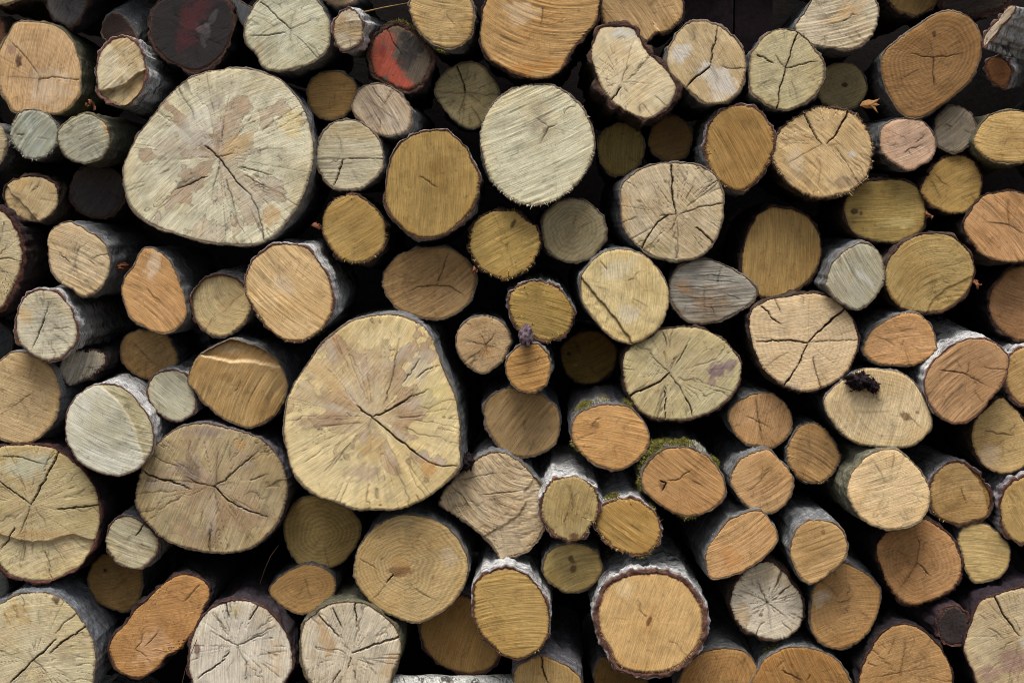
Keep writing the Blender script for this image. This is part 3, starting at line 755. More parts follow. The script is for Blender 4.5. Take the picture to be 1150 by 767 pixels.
log('c13', "large grey-white log with slanting parallel saw lines and a central knot, upper middle", P(540,161,541,143,548,125,560,111,577,100,600,95.5,622,97,640,107,656,125,666,147,668,162,664,180,655,198,642,212,622,226,600,231,578,226,560,212,547,193), (212,202,162), 'grey', 2.5, .07, saw=(24,1.0), rings=.15, rays=.1, pith=(614,143), rag=.6, fuzz=.6, tilt=(0,.08), checks=.3,
    spots=[(607,139,9,11,-40,(150,138,120),.6),(612,146,5,4,0,(96,80,66),.6),(641,110,6,4,-20,(130,126,120),.6)], cr=[(.9,P(624,140,616,144,613,150,608,160)),(.7,P(603,133,610,138,615,143))])
# ---- left side
log('e0', "pale end of a log cut by the left edge under the small striped log", P(-15,140,0,141,7,155,6,170,0,185,-15,188,-25,165), (200,184,146), 'grey', 4, .02, saw=(10,.4), ax=(.2,-.1))
log('e00', "olive-tan log end peeking in at the top left corner", T(0,0,[0,25,50,15,95,-10,50,-60,-40,-50,-40,10]), (170,152,106), 'brown', 3, .0)
log('e1', "rusty brown bark log cut by the left edge beside the large orange log", P(-14,30,-4,22,4,26,5,40,3,52,-6,56,-16,48), (110,74,52), 'brown', 4, -.02)
log('e2', "pale log with thick dark bark at the left edge, above the birch with white side", P(0,237,13,250,21,268,25,287,21,307,10,331,0,347,-20,350,-40,330,-45,290,-35,255,-18,238), (204,184,140), 'dark', 5, .04, saw=(12,.5), checks=.6, rag=.6, edge=.6, tint=(1.2,.95,.9), cr=[(.9,P(-10,293,8,290,22,294)),(.8,P(0,305,12,308))])
log('e3', "small cream log with a raised seam running to a notch, at the left side", T(1,0,[15,100,40,55,100,35,170,35,230,65,250,120,240,170,200,210,150,230,90,215,40,180,20,140]), (210,184,136), 'brown', 3, .01, saw=(60,.2), rings=.05, rays=.4,
    step=[(P(6,208,18,222,30,233,39,244), 1, .005, (.95,.93,.9), .45)], spots=[(37,244,5,4,0,(60,42,28),.8),(22,206,14,9,0,(190,150,90),.5)])
log('e4', "nearly black log end left of the biggest upper log", T(1,0,[300,80,330,20,400,-20,480,0,530,50,540,110,510,175,460,205,400,213,340,180,305,130]), (66,60,58), 'dark', 2, -.04, saw=(60,.3), rings=.4, tilt=(0,-.15))
log('e5', "cream log whose grey bark runs back to a broken branch stub, left side", T(1,0,[205,310,220,265,270,230,310,230,370,262,430,300,465,350,475,420,450,490,410,530,360,548,310,520,250,480,215,420]), (212,184,140), 'grey', 2, 0.07, saw=(-25,.7), rings=.25, pith=(84,298), ax=(.12,.02), checks=.5, cr=[(.6,P(88,278,84,298,85,306)),(.8,P(100,293,108,299))])
log('e6', "birch log with a shiny white side at the far left, below the cream log", T(1,0,[70,660,85,590,120,540,180,520,240,530,290,580,320,640,332,700,320,760,300,778,250,818,190,823,130,793,80,738]), (206,194,160), 'birch', 3, 0.09, saw=(5,.6), pith=(51,358), edge=.6, checks=.6, ax=(.06,0), cr=[(1.2,P(51,358,45,372,36,392)),(.9,P(51,358,53,347,55,340)),(.8,P(60,370,72,368,82,370)),(.7,P(62,378,75,386))], spots=[(28,355,8,9,0,(196,156,96),.5)])
log('e7', "drop-shaped orange log with steep diagonal saw lines, left of the S-split log", T(1,0,[610,345,650,340,700,365,740,410,770,480,800,570,800,640,760,690,700,710,640,690,570,650,540,600,520,530,530,480,570,420]), (208,160,104), 'grey', 2.5, 0.07, saw=(-36,1.0), rings=.05, rays=.1, spots=[(172,300,7,16,-15,(214,196,170),.5)], cr=[(.9,P(165,325,172,334,178,338)),(.5,P(150,320,160,326))], ax=(.1,0))
log('e8', "round tan log split by an S-shaped step across its face", T(1,0,[820,560,850,500,900,460,970,455,1030,480,1060,520,1080,590,1060,650,1010,700,950,725,890,705,840,650]), (212,188,136), 'birch', 2, .04, saw=(-45,.35), arc=.6, rings=.1, rays=.05, checks=0, ax=(.02,.05),
    step=[(P(229,385,231,368,238,358,252,349,262,338,276,328), -1, .010, (.97,.96,.94), -.6)])
log('e9', "birch log with thick shaggy white bark, just above the biggest central log", P(275,318,280,299.6,290,286.5,308.7,276,329.6,274,345,280,358,294,368.7,312.6,374.4,336,371,354,361,370,342.6,381.7,324,383,306,374,290,354,280,338.7), (212,178,126), 'birch', 2.6, 0.11, saw=(-40,.8), rings=.05, rays=.05, edge=.8, rag=.4, fuzz=.5, ax=(.03,.05), spots=[(318,320,16,9,-40,(214,196,178),.3)])
log('f1', "small round ochre log right of the thick white birch's top, below the T-cracked log", T(1,1,[315,220,345,150,400,115,460,115,520,150,570,210,590,280,575,340,530,385,470,405,400,390,350,340,320,280]), (196,162,94), 'brown', 3, .03, saw=(30,.35), rings=.2, rays=.1, rag=.6, fuzz=.7, pith=(400,252), checks=.2, edge=.5)
log('f2', "brown oval log with a three-armed check, above the biggest central log", T(1,1,[575,490,590,430,640,375,710,345,800,338,870,345,930,385,970,450,970,510,940,580,880,630,800,648,720,635,640,600,590,545]), (176,142,96), 'grey', 3, 0.0, saw=(32,.6), rings=.4, rays=.2, pith=(490,320), checks=.4,
    cr=[(1.0,P(490,320,497,302,504,284)),(1.0,P(490,320,472,322,460,328)),(1.0,P(490,320,508,323,521,333)),(.5,P(470,318,455,320))])
log('f3', "ochre fuzzy-edged log with a small knot near its top, right of the oval brown one", P(528,265.7,532,252.6,543.5,241,562,236.4,580,238,588.7,246,601.7,255,607,271,601.7,289,588.7,304.8,567.8,314,561.7,312.6,543.5,304.8,533,291.7,528,278.7), (204,170,96), 'brown', 2.5, .04, saw=(28,.6), rings=.1, rays=.3, rag=.7, fuzz=.8, checks=.4, spots=[(576,252,2.5,6,-30,(84,66,44),.9)], cr=[(.6,P(562,272,572,278))])
log('f4', "small smooth grey-olive log with faint rings, right of the knotted ochre log", T(1,2,[185,240,210,180,260,140,330,130,400,155,450,210,465,280,440,340,390,390,320,402,250,385,200,330]), (178,164,124), 'grey', 2.5, 0.02, saw=(40,.2), rings=.7, rays=.15, pith=(644,256), checks=.15, cr=[(.6,P(644,256,646,246,647,238)),(.5,P(650,256,662,250,674,245))])
log('g1', "big pale log with many black radial cracks and a smooth grey left side, centre right", P(697,229,698,211,706,200,716.5,192.6,729.6,186.5,742.6,184,768.7,183,787,186.5,802.6,197,808,205.7,813,224,811.7,244.8,805,268,789.6,286.5,768.7,293,742.6,291.7,721.7,281,706,265.7,698,247), (208,186,146), 'grey', 3, .06, saw=(-48,.6), arc=.15, rings=.3, rays=.4, pith=(759,241), checks=1, edge=.5, ax=(-.1,0),
    cr=[(1.9,P(755,185,755,205,756,222,759,241)),(.9,P(760,243,757,252,752,262)),(1.4,P(751,242,738,250,728,266,720,282)),(1.0,P(763,241,785,233,812,229)),(1.7,P(782,256,795,266,804,275)),(.9,P(740,243,750,242,759,241)),(1.0,P(788,217,797,209,806,202)),(.8,P(770,226,776,213,782,200)),(.7,P(762,190,770,203,777,212)),(.8,P(760,275,760,290)),(.8,P(698,250,707,247,716,244)),(.6,P(730,205,737,216,742,232))], spots=[(735,278,20,6,-20,(150,136,90),.5),(700,240,8,20,0,(196,156,100),.4)])
log('g2', "cream-yellow log with a straight groove splitting off its lower left, at the centre", T(1,2,[350,480,380,420,440,365,520,347,600,360,670,410,720,490,732,570,710,650,660,710,600,745,560,755,480,720,410,650,360,570]), (214,190,134), 'grey', 1.5, .07, saw=(85,.3), rings=.35, rays=.15, checks=.25, edge=.3, tilt=(0,.05),
    step=[(P(650,308,668,330,690,357,711,386), 1, .004, (.98,.96,.92), -.7)], cr=[(.9,P(674,294,679,300,682,305)),(.6,P(712,337,721,341,728,345))], spots=[(708,355,12,12,0,(216,210,196),.35),(693,303,22,10,30,(216,206,180),.4)])
log('g3', "weathered grey log tapering to a point at its right, with level dark cracks", T(1,2,[738,500,760,440,820,400,900,390,970,410,1040,450,1100,500,1110,540,1075,590,1000,630,930,660,850,668,790,640,745,570]), (158,150,134), 'grey', 3.5, .04, saw=(3,1.0), rings=0, rays=.1, checks=.3, edge=.3, col2=(140,118,92),
    cr=[(.8,P(758,322,780,322,800,324)),(.7,P(790,315,810,316,830,318)),(.7,P(763,333,790,335,815,334)),(.8,P(806,320,808,308,810,300)),(.7,P(792,326,791,340,792,350)),(.7,P(798,341,803,355)),(.6,P(770,345,765,356)),(.7,P(780,310,800,309,820,311)),(.7,P(778,343,805,345,828,342))], spots=[(768,322,8,6,0,(176,130,84),.5),(792,338,16,9,60,(160,124,92),.4)])
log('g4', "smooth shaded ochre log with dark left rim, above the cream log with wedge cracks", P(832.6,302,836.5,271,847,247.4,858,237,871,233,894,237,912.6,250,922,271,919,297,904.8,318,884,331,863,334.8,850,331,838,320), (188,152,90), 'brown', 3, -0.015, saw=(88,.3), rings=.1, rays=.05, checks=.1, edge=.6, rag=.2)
log('g5', "yellow-olive oval log right of the smooth ochre one, with dark knots at its left", T(1,3,[375,180,390,120,450,60,540,45,620,45,690,80,725,150,720,240,670,290,580,318,480,305,410,270,385,220]), (194,164,94), 'brown', 2.5, 0.0, saw=(3,.5), rings=.2, rays=.1, checks=.2, spots=[(960,237,4,3,0,(70,52,34),.85),(967,240,2.5,3,0,(84,62,40),.8),(1010,250,18,6,5,(206,186,126),.5)])
log('g6', "small ochre log with fine slanting cracks, above the yellow log with curved saw marks", T(1,3,[705,90,740,20,790,-40,850,-60,920,-45,960,10,970,70,950,140,900,185,840,195,780,175,730,135]), (190,154,86), 'brown', 2.5, 0.01, saw=(30,.7), rings=.1, rays=.1, rag=.5, cr=[(.8,P(1050,196,1058,205,1066,209)),(.7,P(1044,203,1052,214,1056,222)),(.6,P(1068,182,1078,180))])
log('g7', "pinkish orange log cut by the right edge, with diagonal saw lines and a Y check", T(1,3,[890,240,920,180,970,120,1040,100,1130,100,1200,150,1220,260,1200,370,1140,400,1050,400,970,370,920,310]), (204,156,106), 'brown', 2.5, .03, saw=(-48,.8), rings=.2, rays=.1, pith=(1133,253), cr=[(.9,P(1133,253,1124,252,1115,250)),(.8,P(1133,253,1132,238,1131,228)),(.8,P(1133,253,1145,260,1152,263))])
log('g8', "pale grey log with fine diagonal lines and a bluish smooth left side, at the right", T(1,3,[300,480,330,400,400,340,450,318,510,340,540,400,550,470,520,540,470,590,420,608,350,570,305,520]), (186,178,148), 'grey', 3, 0.08, saw=(-58,.9), rings=0, rays=0, checks=.1, ax=(-.1,.02), spots=[(970,312,14,3,-40,(206,204,196),.6),(955,310,5,8,0,(176,150,100),.4)])
log('g9', "yellow log with curved saw marks and a bark curl at its right rim", T(1,3,[555,420,600,350,660,300,740,275,830,285,890,330,930,390,938,460,900,540,830,600,740,620,650,610,590,570,555,500]), (206,174,110), 'brown', 2.5, .04, saw=(22,.6), arc=-.45, rings=.25, rays=.1, rag=.35, edge=.6, step=[(P(1040,352,1048,337,1062,325,1080,316), 1, .0025, (.97,.95,.92), -.12)])
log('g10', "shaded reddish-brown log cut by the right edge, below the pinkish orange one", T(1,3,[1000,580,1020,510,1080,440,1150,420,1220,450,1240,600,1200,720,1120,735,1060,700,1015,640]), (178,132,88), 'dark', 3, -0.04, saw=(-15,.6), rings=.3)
log('h1', "cream log with wide wedge-shaped cracks and clear rings, right of the grey pointed one", P(841.7,368,843,353,850,344,865.6,336,889,332,915,329.6,933.5,334.8,949,346.5,958,359.6,963.5,378,962,393,951.7,416.5,933.5,432,907,440,884,434.8,865.6,423,852.6,406,845,388), (222,192,146), 'brown', 2, 0.06, saw=(10,.15), rings=.6, rays=.3, pith=(908,385), edge=.3, checks=.4, tilt=(0,.06),
    cr=[(1.5,P(908.7,384,920,372,934,359)),(2.4,P(926,367,938,356,949,346)),(1.4,P(908,385,890,382,870,383,850,384)),(1.5,P(855,344,866,355,877,365)),(1.0,P(869,334,874,344,878,352)),(1.5,P(907,386.5,900,402,893,416)),(1.9,P(893,414,888,424,881,433)),(1.2,P(912.6,401,916,416,921.7,437)),(.9,P(908,384,935,383,962,382)),(.7,P(901,334,902,344)),(.6,P(860,412,875,402,888,393))], spots=[(885,432,14,5,-10,(150,140,130),.4)])
log('h2', "small flattened orange log with cream rim, between the wedge-cracked cream log and the white-backed birch", T(1,3,[470,740,500,690,560,650,630,620,690,625,740,660,765,710,773,760,772,778,700,838,600,848,510,833,460,788]), (216,166,112), 'grey', 2.5, .05, saw=(8,.6), rings=.2, rays=.1, ax=(-.12,.05), cr=[(.7,P(985,378,995,382,1003,388)),(.6,P(1012,372,1022,370))])
log('h3', "pinkish brown tilted oval birch with diagonal saw lines and a white bark back", T(2,3,[720,190,740,130,790,70,860,20,940,0,1020,15,1070,60,1085,110,1060,190,1010,260,940,340,860,368,790,340,740,270]), (182,142,100), 'birch', 1.5, 0.09, saw=(36,.9), rings=.2, rays=.1, pith=(1086,421), ax=(-.06,.16), checks=.4, cr=[(1.0,P(1086,421,1072,418,1056,416)),(.9,P(1086,421,1096,427,1104,432)),(.8,P(1088,408,1086,421)),(.7,P(1094,440,1104,452)),(.7,P(1104,412,1118,415,1132,416)),(.6,P(1080,432,1076,444))])
log('h4', "smooth yellow-tan log cut by the right edge, beside the pinkish brown oval birch", T(2,3,[1075,160,1090,80,1130,45,1200,40,1240,120,1220,260,1150,285,1100,250,1075,200]), (206,166,104), 'birch', 3, .04, saw=(30,.3), rings=.2)
log('h5', "egg-shaped yellowish log with one short level check, at the right edge", T(2,3,[925,410,950,340,1000,290,1050,255,1110,300,1160,370,1190,450,1170,530,1110,575,1050,582,990,560,945,500]), (212,178,118), 'brown', 2, .03, saw=(15,.25), rings=.35, rays=.15, checks=.2, cr=[(1.0,P(1107,484,1120,487,1138,489))], spots=[(1110,510,14,14,0,(216,192,166),.45)])
log('h6', "cream oval log with a dark shaggy clump of rotten bark on its top edge", T(2,3,[290,260,330,210,380,170,460,130,560,135,640,160,700,220,740,300,755,370,730,420,680,460,600,475,500,465,400,440,330,370,295,310]), (228,200,150), 'grey', 1.5, 0.075, saw=(75,.25), rings=.5, rays=.2, pith=(1010,462), checks=.2, edge=.3, cr=[(.5,P(960,464,980,462,1000,462))], spots=[(1018,467,6,4,-15,(124,96,62),.85),(1030,463,2,2,0,(110,84,54),.7)])
log('h7', "small orange log with a frayed left edge, below the wedge-cracked cream log", T(2,3,[130,490,160,410,200,370,260,370,310,410,350,470,358,520,330,580,290,615,230,625,180,600,140,550]), (206,160,102), 'grey', 2, .03, saw=(-28,.9), rings=.1, rag=.7, fuzz=.5)
log('h8', "round orange-tan log with a crossed check, left of the small frayed orange one", P(818,466,826,453,842,444,860.5,440.5,878.7,450,889,466,888,484,876,498.7,863,504,850,501,836.5,498.7,823.5,484), (200,156,106), 'grey', 2.5, .03, saw=(75,.3), rings=.35, rays=.2, pith=(852,474), cr=[(1.0,P(849,450,852,474,858,500)),(.8,P(838,468,852,474,866,480))], ax=(-.05,.03))
log('h9', "orange-pink log with a grey shoulder, directly right of the large mossy log", P(821,541.7,824.8,526,836.5,511.7,852,506.5,862,505,873.5,514,886.5,528.7,891,541.7,886.5,560,873.5,573,858,578,844,573,831,560), (210,166,114), 'grey', 2.5, 0.08, saw=(30,.7), rings=.15, rays=.2, rag=.4, pith=(855,538), ax=(-.1,.06), cr=[(.7,P(855,538,848,546,840,552)),(.7,P(855,538,866,528)),(.6,P(855,538,856,524))])
log('h10', "large pale cream log with wide grey bark at its left, below the clump-topped oval", T(2,3,[390,640,410,580,460,520,520,485,590,478,650,510,700,565,740,640,745,700,720,767,670,807,590,825,510,812,440,767,400,700]), (222,190,140), 'olive', 2.5, 0.11, saw=(18,.6), rings=.15, rays=.1, checks=.4, ax=(-.14,.02), tint=(1.15,1.15,1.2), cr=[(.7,P(1004,510,1003,520,1001,530)),(.7,P(983,522,990,534,994,542))])
log('h11', "yellow-tan log with a bark flap along its right rim, right of the large cream one", T(2,3,[750,640,780,570,840,535,900,545,960,590,1000,650,1010,710,990,760,970,777,900,797,850,800,780,770,750,710]), (212,172,112), 'birch', 3, .04, saw=(10,.4), rings=.4, rays=.1, rag=.6, fuzz=.3, checks=.2, step=[(P(1086,523,1098,537,1106,552,1110,570), -1, .006, (.8,.72,.6), -.3)], cr=[(.9,P(1079,548,1082,558,1085,565)),(.5,P(1089,547,1091,549))], tint=(.85,.83,.85))
log('h12', "yellowish log with reddish rim cut by the right edge, above the large purple-stained one", T(2,3,[1050,720,1080,640,1150,600,1220,620,1250,720,1230,840,1150,882,1090,860,1055,790]), (208,172,108), 'birch', 4, .05, saw=(-60,.4), rings=.1, tint=(.85,.8,.85))
# ---- middle left
log('i1', "large tan-pink log cut by the left edge, under the shiny white birch", T(2,0,[0,95,50,60,110,60,170,85,220,130,250,200,255,270,235,350,190,410,130,450,60,450,0,430,-40,350,-50,220,-30,130]), (202,172,124), 'grey', 2, .05, saw=(-20,.6), rings=.35, rays=.2, pith=(25,450), checks=.4, cr=[(.8,P(24,451,30,446,36,441)),(.6,P(25,451,16,455,8,458))])
log('i2', "small grey frayed log with dark sides, between the white birch and the tan-pink log", T(2,0,[255,120,270,80,330,55,400,55,450,75,440,120,390,160,340,185,300,205,270,175,255,150]), (164,156,138), 'dark', 2.5, .02, saw=(70,.9), rings=0, rag=1, fuzz=1, ax=(.14,.08), spots=[(112,401,6,5,0,(196,180,156),.5)])
log('i3', "small brownish log with radial checks and dark top, under the drop-shaped orange log", T(2,0,[515,60,530,0,580,-32,650,-35,710,-20,745,30,765,80,750,130,700,160,640,178,580,155,535,115]), (188,150,96), 'grey', 1.5, -0.05, saw=(30,.15), rings=.4, rays=.3, pith=(166,402), cr=[(.9,P(148,384,158,394,168,405)),(.7,P(164,408,163,424)),(.6,P(158,404,148,414)),(.6,P(170,406,176,410))])
log('i4', "small pale grey-green log between the brown shelf-faced log and the big whitish one", T(2,0,[637,210,660,165,710,140,770,140,815,170,835,230,843,290,820,335,770,358,720,350,670,310,640,260]), (196,188,154), 'birch', 2, .03, saw=(-38,.8), rings=0, rays=0, checks=.2, ax=(.02,.08))
log('i5', "yellow-brown log with a torn shelf along the top of its face", P(211,430,215,413,225,398,242,388,258,381,276.5,385,298,394,314,408.7,323,429.6,319,450,306,468.7,290,478,274,480,250,471,232,455.7,219,440), (194,158,102), 'grey', 2.5, .05, saw=(62,.9), rings=.05, rays=.05, checks=.1, ax=(.05,.04),
    step=[(P(225,398,240,402,260,407,278,406,298,409,318,412), -1, .012, (.95,.95,.98), .5)], cr=[(.9,P(264,439,268,433,271,428))], spots=[(256,423,8,5,0,(150,112,70),.5),(250,393,26,6,0,(190,170,132),.5)])
log('i6', "big whitish log with an olive crescent down the right of its face", T(2,0,[280,390,290,310,340,240,410,200,470,195,540,220,590,270,640,340,660,420,650,490,610,550,550,585,480,592,400,570,330,520,290,450]), (204,200,178), 'birch', 1.0, 0.09, saw=(-24,.6), rings=.05, rays=.05, checks=.1, ax=(.0,.08), tilt=(-.03,.08), col2=(186,180,152),
    step=[(P(112,433,128,446,143,464,153,486,160,512,164,530), -1, .0015, (.76,.70,.56), .14)])
log('i7', "big olive-brown log with dark star cracks, directly left of the biggest central log", P(161.7,521,167,510,180,494.8,198,481.7,224,475,250,480,276.5,485.7,294.8,494.8,311,513,320.4,531,323,549.6,319,568,314,585,301,601,280,616.5,250,622,224,619,198,612.6,177,601,161.7,582.6,154,569.6,152.6,552,156.5,534), (188,166,122), 'grey', 2.5, .06, saw=(65,.3), rings=.15, rays=.5, heart=.7, pith=(240,546), checks=1, edge=.5, rag=.7, tint=(.85,.8,.88),
    cr=[(1.2,P(240,546,252,539,270,524,290,506)),(1.8,P(160,529,175,537,192,541,213,549)),(1.4,P(240,546,256,562,275,572,300,580)),(.9,P(240,546,225,544,210,536)),(.9,P(280,540,292,535,300,532)),(.8,P(240,546,245,566,247,580)),(.8,P(236,595,236,612)),(.7,P(243,546,244,520,245,500)),(.7,P(213,495,212,510)),(.7,P(228,574,224,592))],
    spots=[(212,530,12,12,0,(110,92,84),.5),(232,485,30,5,0,(150,130,130),.5),(270,500,8,6,0,(186,140,80),.5),(243,520,10,20,0,(176,156,116),.5)])
log('i8', "large left-edge log with a bright torn ridge above the whiter part of its face", P(0,502.6,21,500,42,500,62.6,505,81,518,96.5,531,107,549.6,112,573,112,588,104,614,88.7,637,57,651.8,31,652.6,10,646.6,0,637,-20,610,-28,570,-18,520), (194,174,124), 'dark', 2.8, .06, saw=(20,.3), rings=.1, rays=.4, heart=.3, pith=(35,566), checks=.8, edge=.4, tint=(1.2,.9,.95),
    step=[(P(-28,596,0,600,17,606,37,610,58,607,80,600,100,606,112,606), 1, .009, (1.1,1.12,1.2), .8)],
    cr=[(1.8,P(35,566,45,548,55,530,66,508)),(1.3,P(0,541.7,18,554,35,567)),(1.3,P(65,572,88,570,110,567)),(1.0,P(34,568,30,582,22,600)),(1.3,P(17,593,8,606,0,617)),(.9,P(50,618,54,635,57,650)),(.8,P(27,610,25,630)),(.8,P(79,604,88,612,96,618)),(1.0,P(0,512,25,514,53,522))], spots=[(28,524,24,14,10,(186,190,170),.5),(40,600,40,5,0,(180,138,84),.5)])
log('big2', "the biggest central log, huge cream face with brown star stain and a grey bark side", P(319,479,321.7,453,329.6,432,342.6,411,358,391,379,371,400,359,423.5,354,449.6,355.7,473,364.8,486,382.6,494,406,504,429.6,512,450,516,476.5,517,500,516,523.5,501.7,541.7,478,560,449.6,571.7,421,573,400,573,379,565,355.7,557,334.8,539,324,518), (228,204,148), 'grey', 3.5, .11, saw=(45,.25), rings=.12, rays=.7, heart=1.0, pith=(419,469), checks=.9, edge=.4, rag=.4, ax=(.05,.03),
    cr=[(1.4,P(419,470,408,462,402,456)),(1.8,P(419,470,440,487,460,504,482,519)),(1.2,P(482,519,498,524,513,523)),(1.6,P(420,468,438,461,452,452,464,444)),(.9,P(464,444,474,441,482,437)),(1.0,P(431,455,439,432,444,408,449,380)),(1.0,P(453,429,463,416,472,404)),(1.1,P(468,424,480,415,494,411)),(.7,P(417,471,413,481)),(.8,P(447,469,462,469,477,467)),(.7,P(432,490,438,504,444,515)),(.7,P(455,480,470,488,495,491)),(.6,P(405,475,380,477,352,479)),(.6,P(424,540,422,525)),(.7,P(444,525,450,540,456,548))],
    spots=[(415,503,16,14,20,(196,164,110),.65),(404,395,8,20,25,(160,128,100),.4),(362,472,26,9,5,(156,126,104),.5),(408,532,20,9,-5,(150,126,116),.5),(482,525,11,9,-40,(190,136,74),.6),(370,420,24,24,0,(206,170,112),.35),(487,450,16,24,0,(216,200,130),.4),(470,412,14,26,-30,(206,196,180),.4)])
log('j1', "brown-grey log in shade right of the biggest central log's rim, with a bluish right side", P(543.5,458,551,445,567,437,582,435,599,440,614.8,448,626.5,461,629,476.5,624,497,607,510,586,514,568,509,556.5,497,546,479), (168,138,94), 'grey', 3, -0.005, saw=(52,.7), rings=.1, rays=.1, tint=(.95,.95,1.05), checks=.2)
log('j2', "small pinkish grey round log with a star check, above right of the biggest central log", T(1,1,[890,740,900,690,950,645,1010,632,1070,650,1115,690,1128,740,1120,768,1080,838,1010,883,960,863,910,818,890,758]), (196,164,120), 'grey', 1.5, .02, saw=(20,.1), rings=.25, rays=.6, pith=(546,388), checks=.9, cr=[(.8,P(546,388,543,381,538,376)),(.8,P(546,388,552,381,556,374)),(.7,P(546,388,533,385,520,383)),(.6,P(546,388,548,397)),(.6,P(546,388,560,392))], spots=[(548,395,7,6,0,(186,138,84),.5)])
log('j3', "small ochre log with frayed right edge and level-slanting saw lines, above the stubbed little log", T(1,2,[45,590,60,530,110,490,180,485,250,510,300,560,320,620,310,680,270,725,210,740,140,720,80,680]), (190,156,84), 'birch', 2.5, .04, saw=(-14,1.0), rings=0, rays=0, checks=.05, rag=.9, fuzz=1.2, ax=(.0,.1), tint=(.8,.8,.82))
log('j4', "little orange log with a purple-grey stub standing on its top rim", T(2,2,[30,140,40,80,80,35,130,20,180,30,215,80,225,140,205,200,160,232,110,235,60,205]), (202,152,86), 'grey', 2, .06, saw=(14,.8), rings=.05, rays=0, checks=.2, ax=(.04,.02))
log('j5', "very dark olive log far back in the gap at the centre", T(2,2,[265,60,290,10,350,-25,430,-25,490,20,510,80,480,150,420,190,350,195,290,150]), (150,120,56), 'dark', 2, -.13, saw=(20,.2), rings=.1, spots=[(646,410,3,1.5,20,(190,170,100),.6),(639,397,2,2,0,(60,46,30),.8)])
log('j6', "large yellowish pale log with a purple blotch at its right and wide black cracks", P(699.6,408.7,703.5,395.7,714,385,729.6,378,742.6,370,768.7,368,789.6,370,808,379.5,821,390,832.6,408.7,831,427,821,445,802.6,461,779,470,753,472,729.6,468.7,714,455.7,703.5,437), (206,190,140), 'brown', 2, .06, saw=(50,.25), rings=.2, rays=.45, heart=.25, pith=(752,419), checks=1, edge=.5, rag=.5,
    cr=[(2.0,P(752,419,738,430,722,438,705,445)),(1.1,P(752,421,764,436,770,446)),(1.5,P(770,446,776,456,778,468)),(1.1,P(760,408,768,395,775,380)),(1.4,P(747,435,748,452,747,470)),(.9,P(752,419,740,408,727,393)),(1.2,P(744,373,748,381,749,390)),(.8,P(753,415,759,400)),(.8,P(700,415,712,415)),(.6,P(790,446,805,440))],
    spots=[(806,418,13,9,30,(118,92,104),.75),(818,410,9,6,40,(124,98,108),.7),(800,426,6,9,0,(130,104,104),.6),(725,455,12,8,0,(170,150,110),.5)])
log('j7', "orange-tan log with moss tufts along its grey bark top, below the pale purple-blotched log", T(2,2,[315,400,330,340,390,300,470,283,550,290,600,330,640,390,650,440,620,500,560,550,490,568,420,545,360,500,325,450]), (206,158,98), 'grey', 3, 0.08, saw=(-10,.9), rings=.1, rays=.05, checks=.3, ax=(-.02,.18), edge=.5, cr=[(.9,P(665,480,670,472,675,470)),(.7,P(648,494,658,490,668,486))], spots=[(669,477,4,3,30,(96,62,38),.6)], tint=(.85,.8,.85))
log('j8', "orange-pink log with a thick cushion of green moss over its bark", T(2,2,[615,600,640,540,700,485,790,465,870,490,930,540,965,600,978,660,950,710,890,750,810,765,730,740,660,690,625,650]), (208,158,100), 'grey', 3, 0.1, saw=(-36,.9), rings=.1, rays=.05, checks=.3, ax=(-.02,.1), cr=[(1.4,P(741,541,748,542,744,552)),(.9,P(750,540,764,537,777,528)),(.7,P(778,540,788,545))], spots=[(745,544,5,5,0,(100,64,42),.5)])
log('j9', "cream log with a rough torn face and swirling grain, right of the biggest central log", P(494,562.6,501.7,547,515,534,530,521,543.5,511.7,562,508,575,513,588.7,523.5,604,539,613,553,614,575,612,593,596.5,616.6,575.6,625,562,628,554,614,541,601,520,585,496.5,569.6), (196,172,134), 'grey', 3.5, .05, saw=(-25,.8), rings=.05, rays=.3, checks=.5, rag=.6, name='split_log', pith=(552,560),
    arc=.5, torn=.12, step=[(P(606,520,598,540,588,552,591,562,584,578,570,586,560,592), -1, .004, (.97,.97,.97), .1)],
    cr=[(1.0,P(508,548,518,556,528,570)),(.9,P(540,556,560,554,590,550)),(.8,P(512,540,530,536,560,530))])
log('j10', "olive-tan birch log with bright white bark on top and a knot at its lowest rim", T(2,2,[185,720,200,660,240,610,310,597,370,610,410,650,428,710,420,780,400,797,370,847,330,872,260,857,210,807,190,760]), (190,166,112), 'birch', 3.5, 0.11, saw=(80,.3), rings=.15, rays=.1, checks=.2, rag=.7, fuzz=.8, ax=(.0,.12), cr=[(.8,P(642,556,643,568,641,577)),(.5,P(640,545,643,556))], spots=[(645,603,5,4,0,(104,70,46),.9)])
log('j11', "ochre log with frayed edge and diagonal saw lines, right of the olive-tan birch", T(2,2,[425,760,450,720,500,695,570,690,630,715,680,760,695,807,690,867,650,917,590,932,520,912,460,867,425,817]), (200,158,86), 'birch', 3, 0.1, saw=(-34,1.0), rings=.05, rays=.05, checks=.1, rag=.9, fuzz=1.2, ax=(.0,.06), edge=.4)
log('j12', "small olive-tan log with an hourglass-shaped dark pith, under the olive-tan birch", T(3,2,[190,270,210,210,260,175,330,165,400,185,440,230,445,280,420,330,370,365,300,378,240,350,200,310]), (194,168,106), 'grey', 3, 0.04, saw=(20,.6), rings=.1, rays=.05, checks=.1, ax=(.0,.1), spots=[(642,629,3.5,4,0,(92,66,42),.85),(644,639,4,5,0,(100,72,46),.85)])
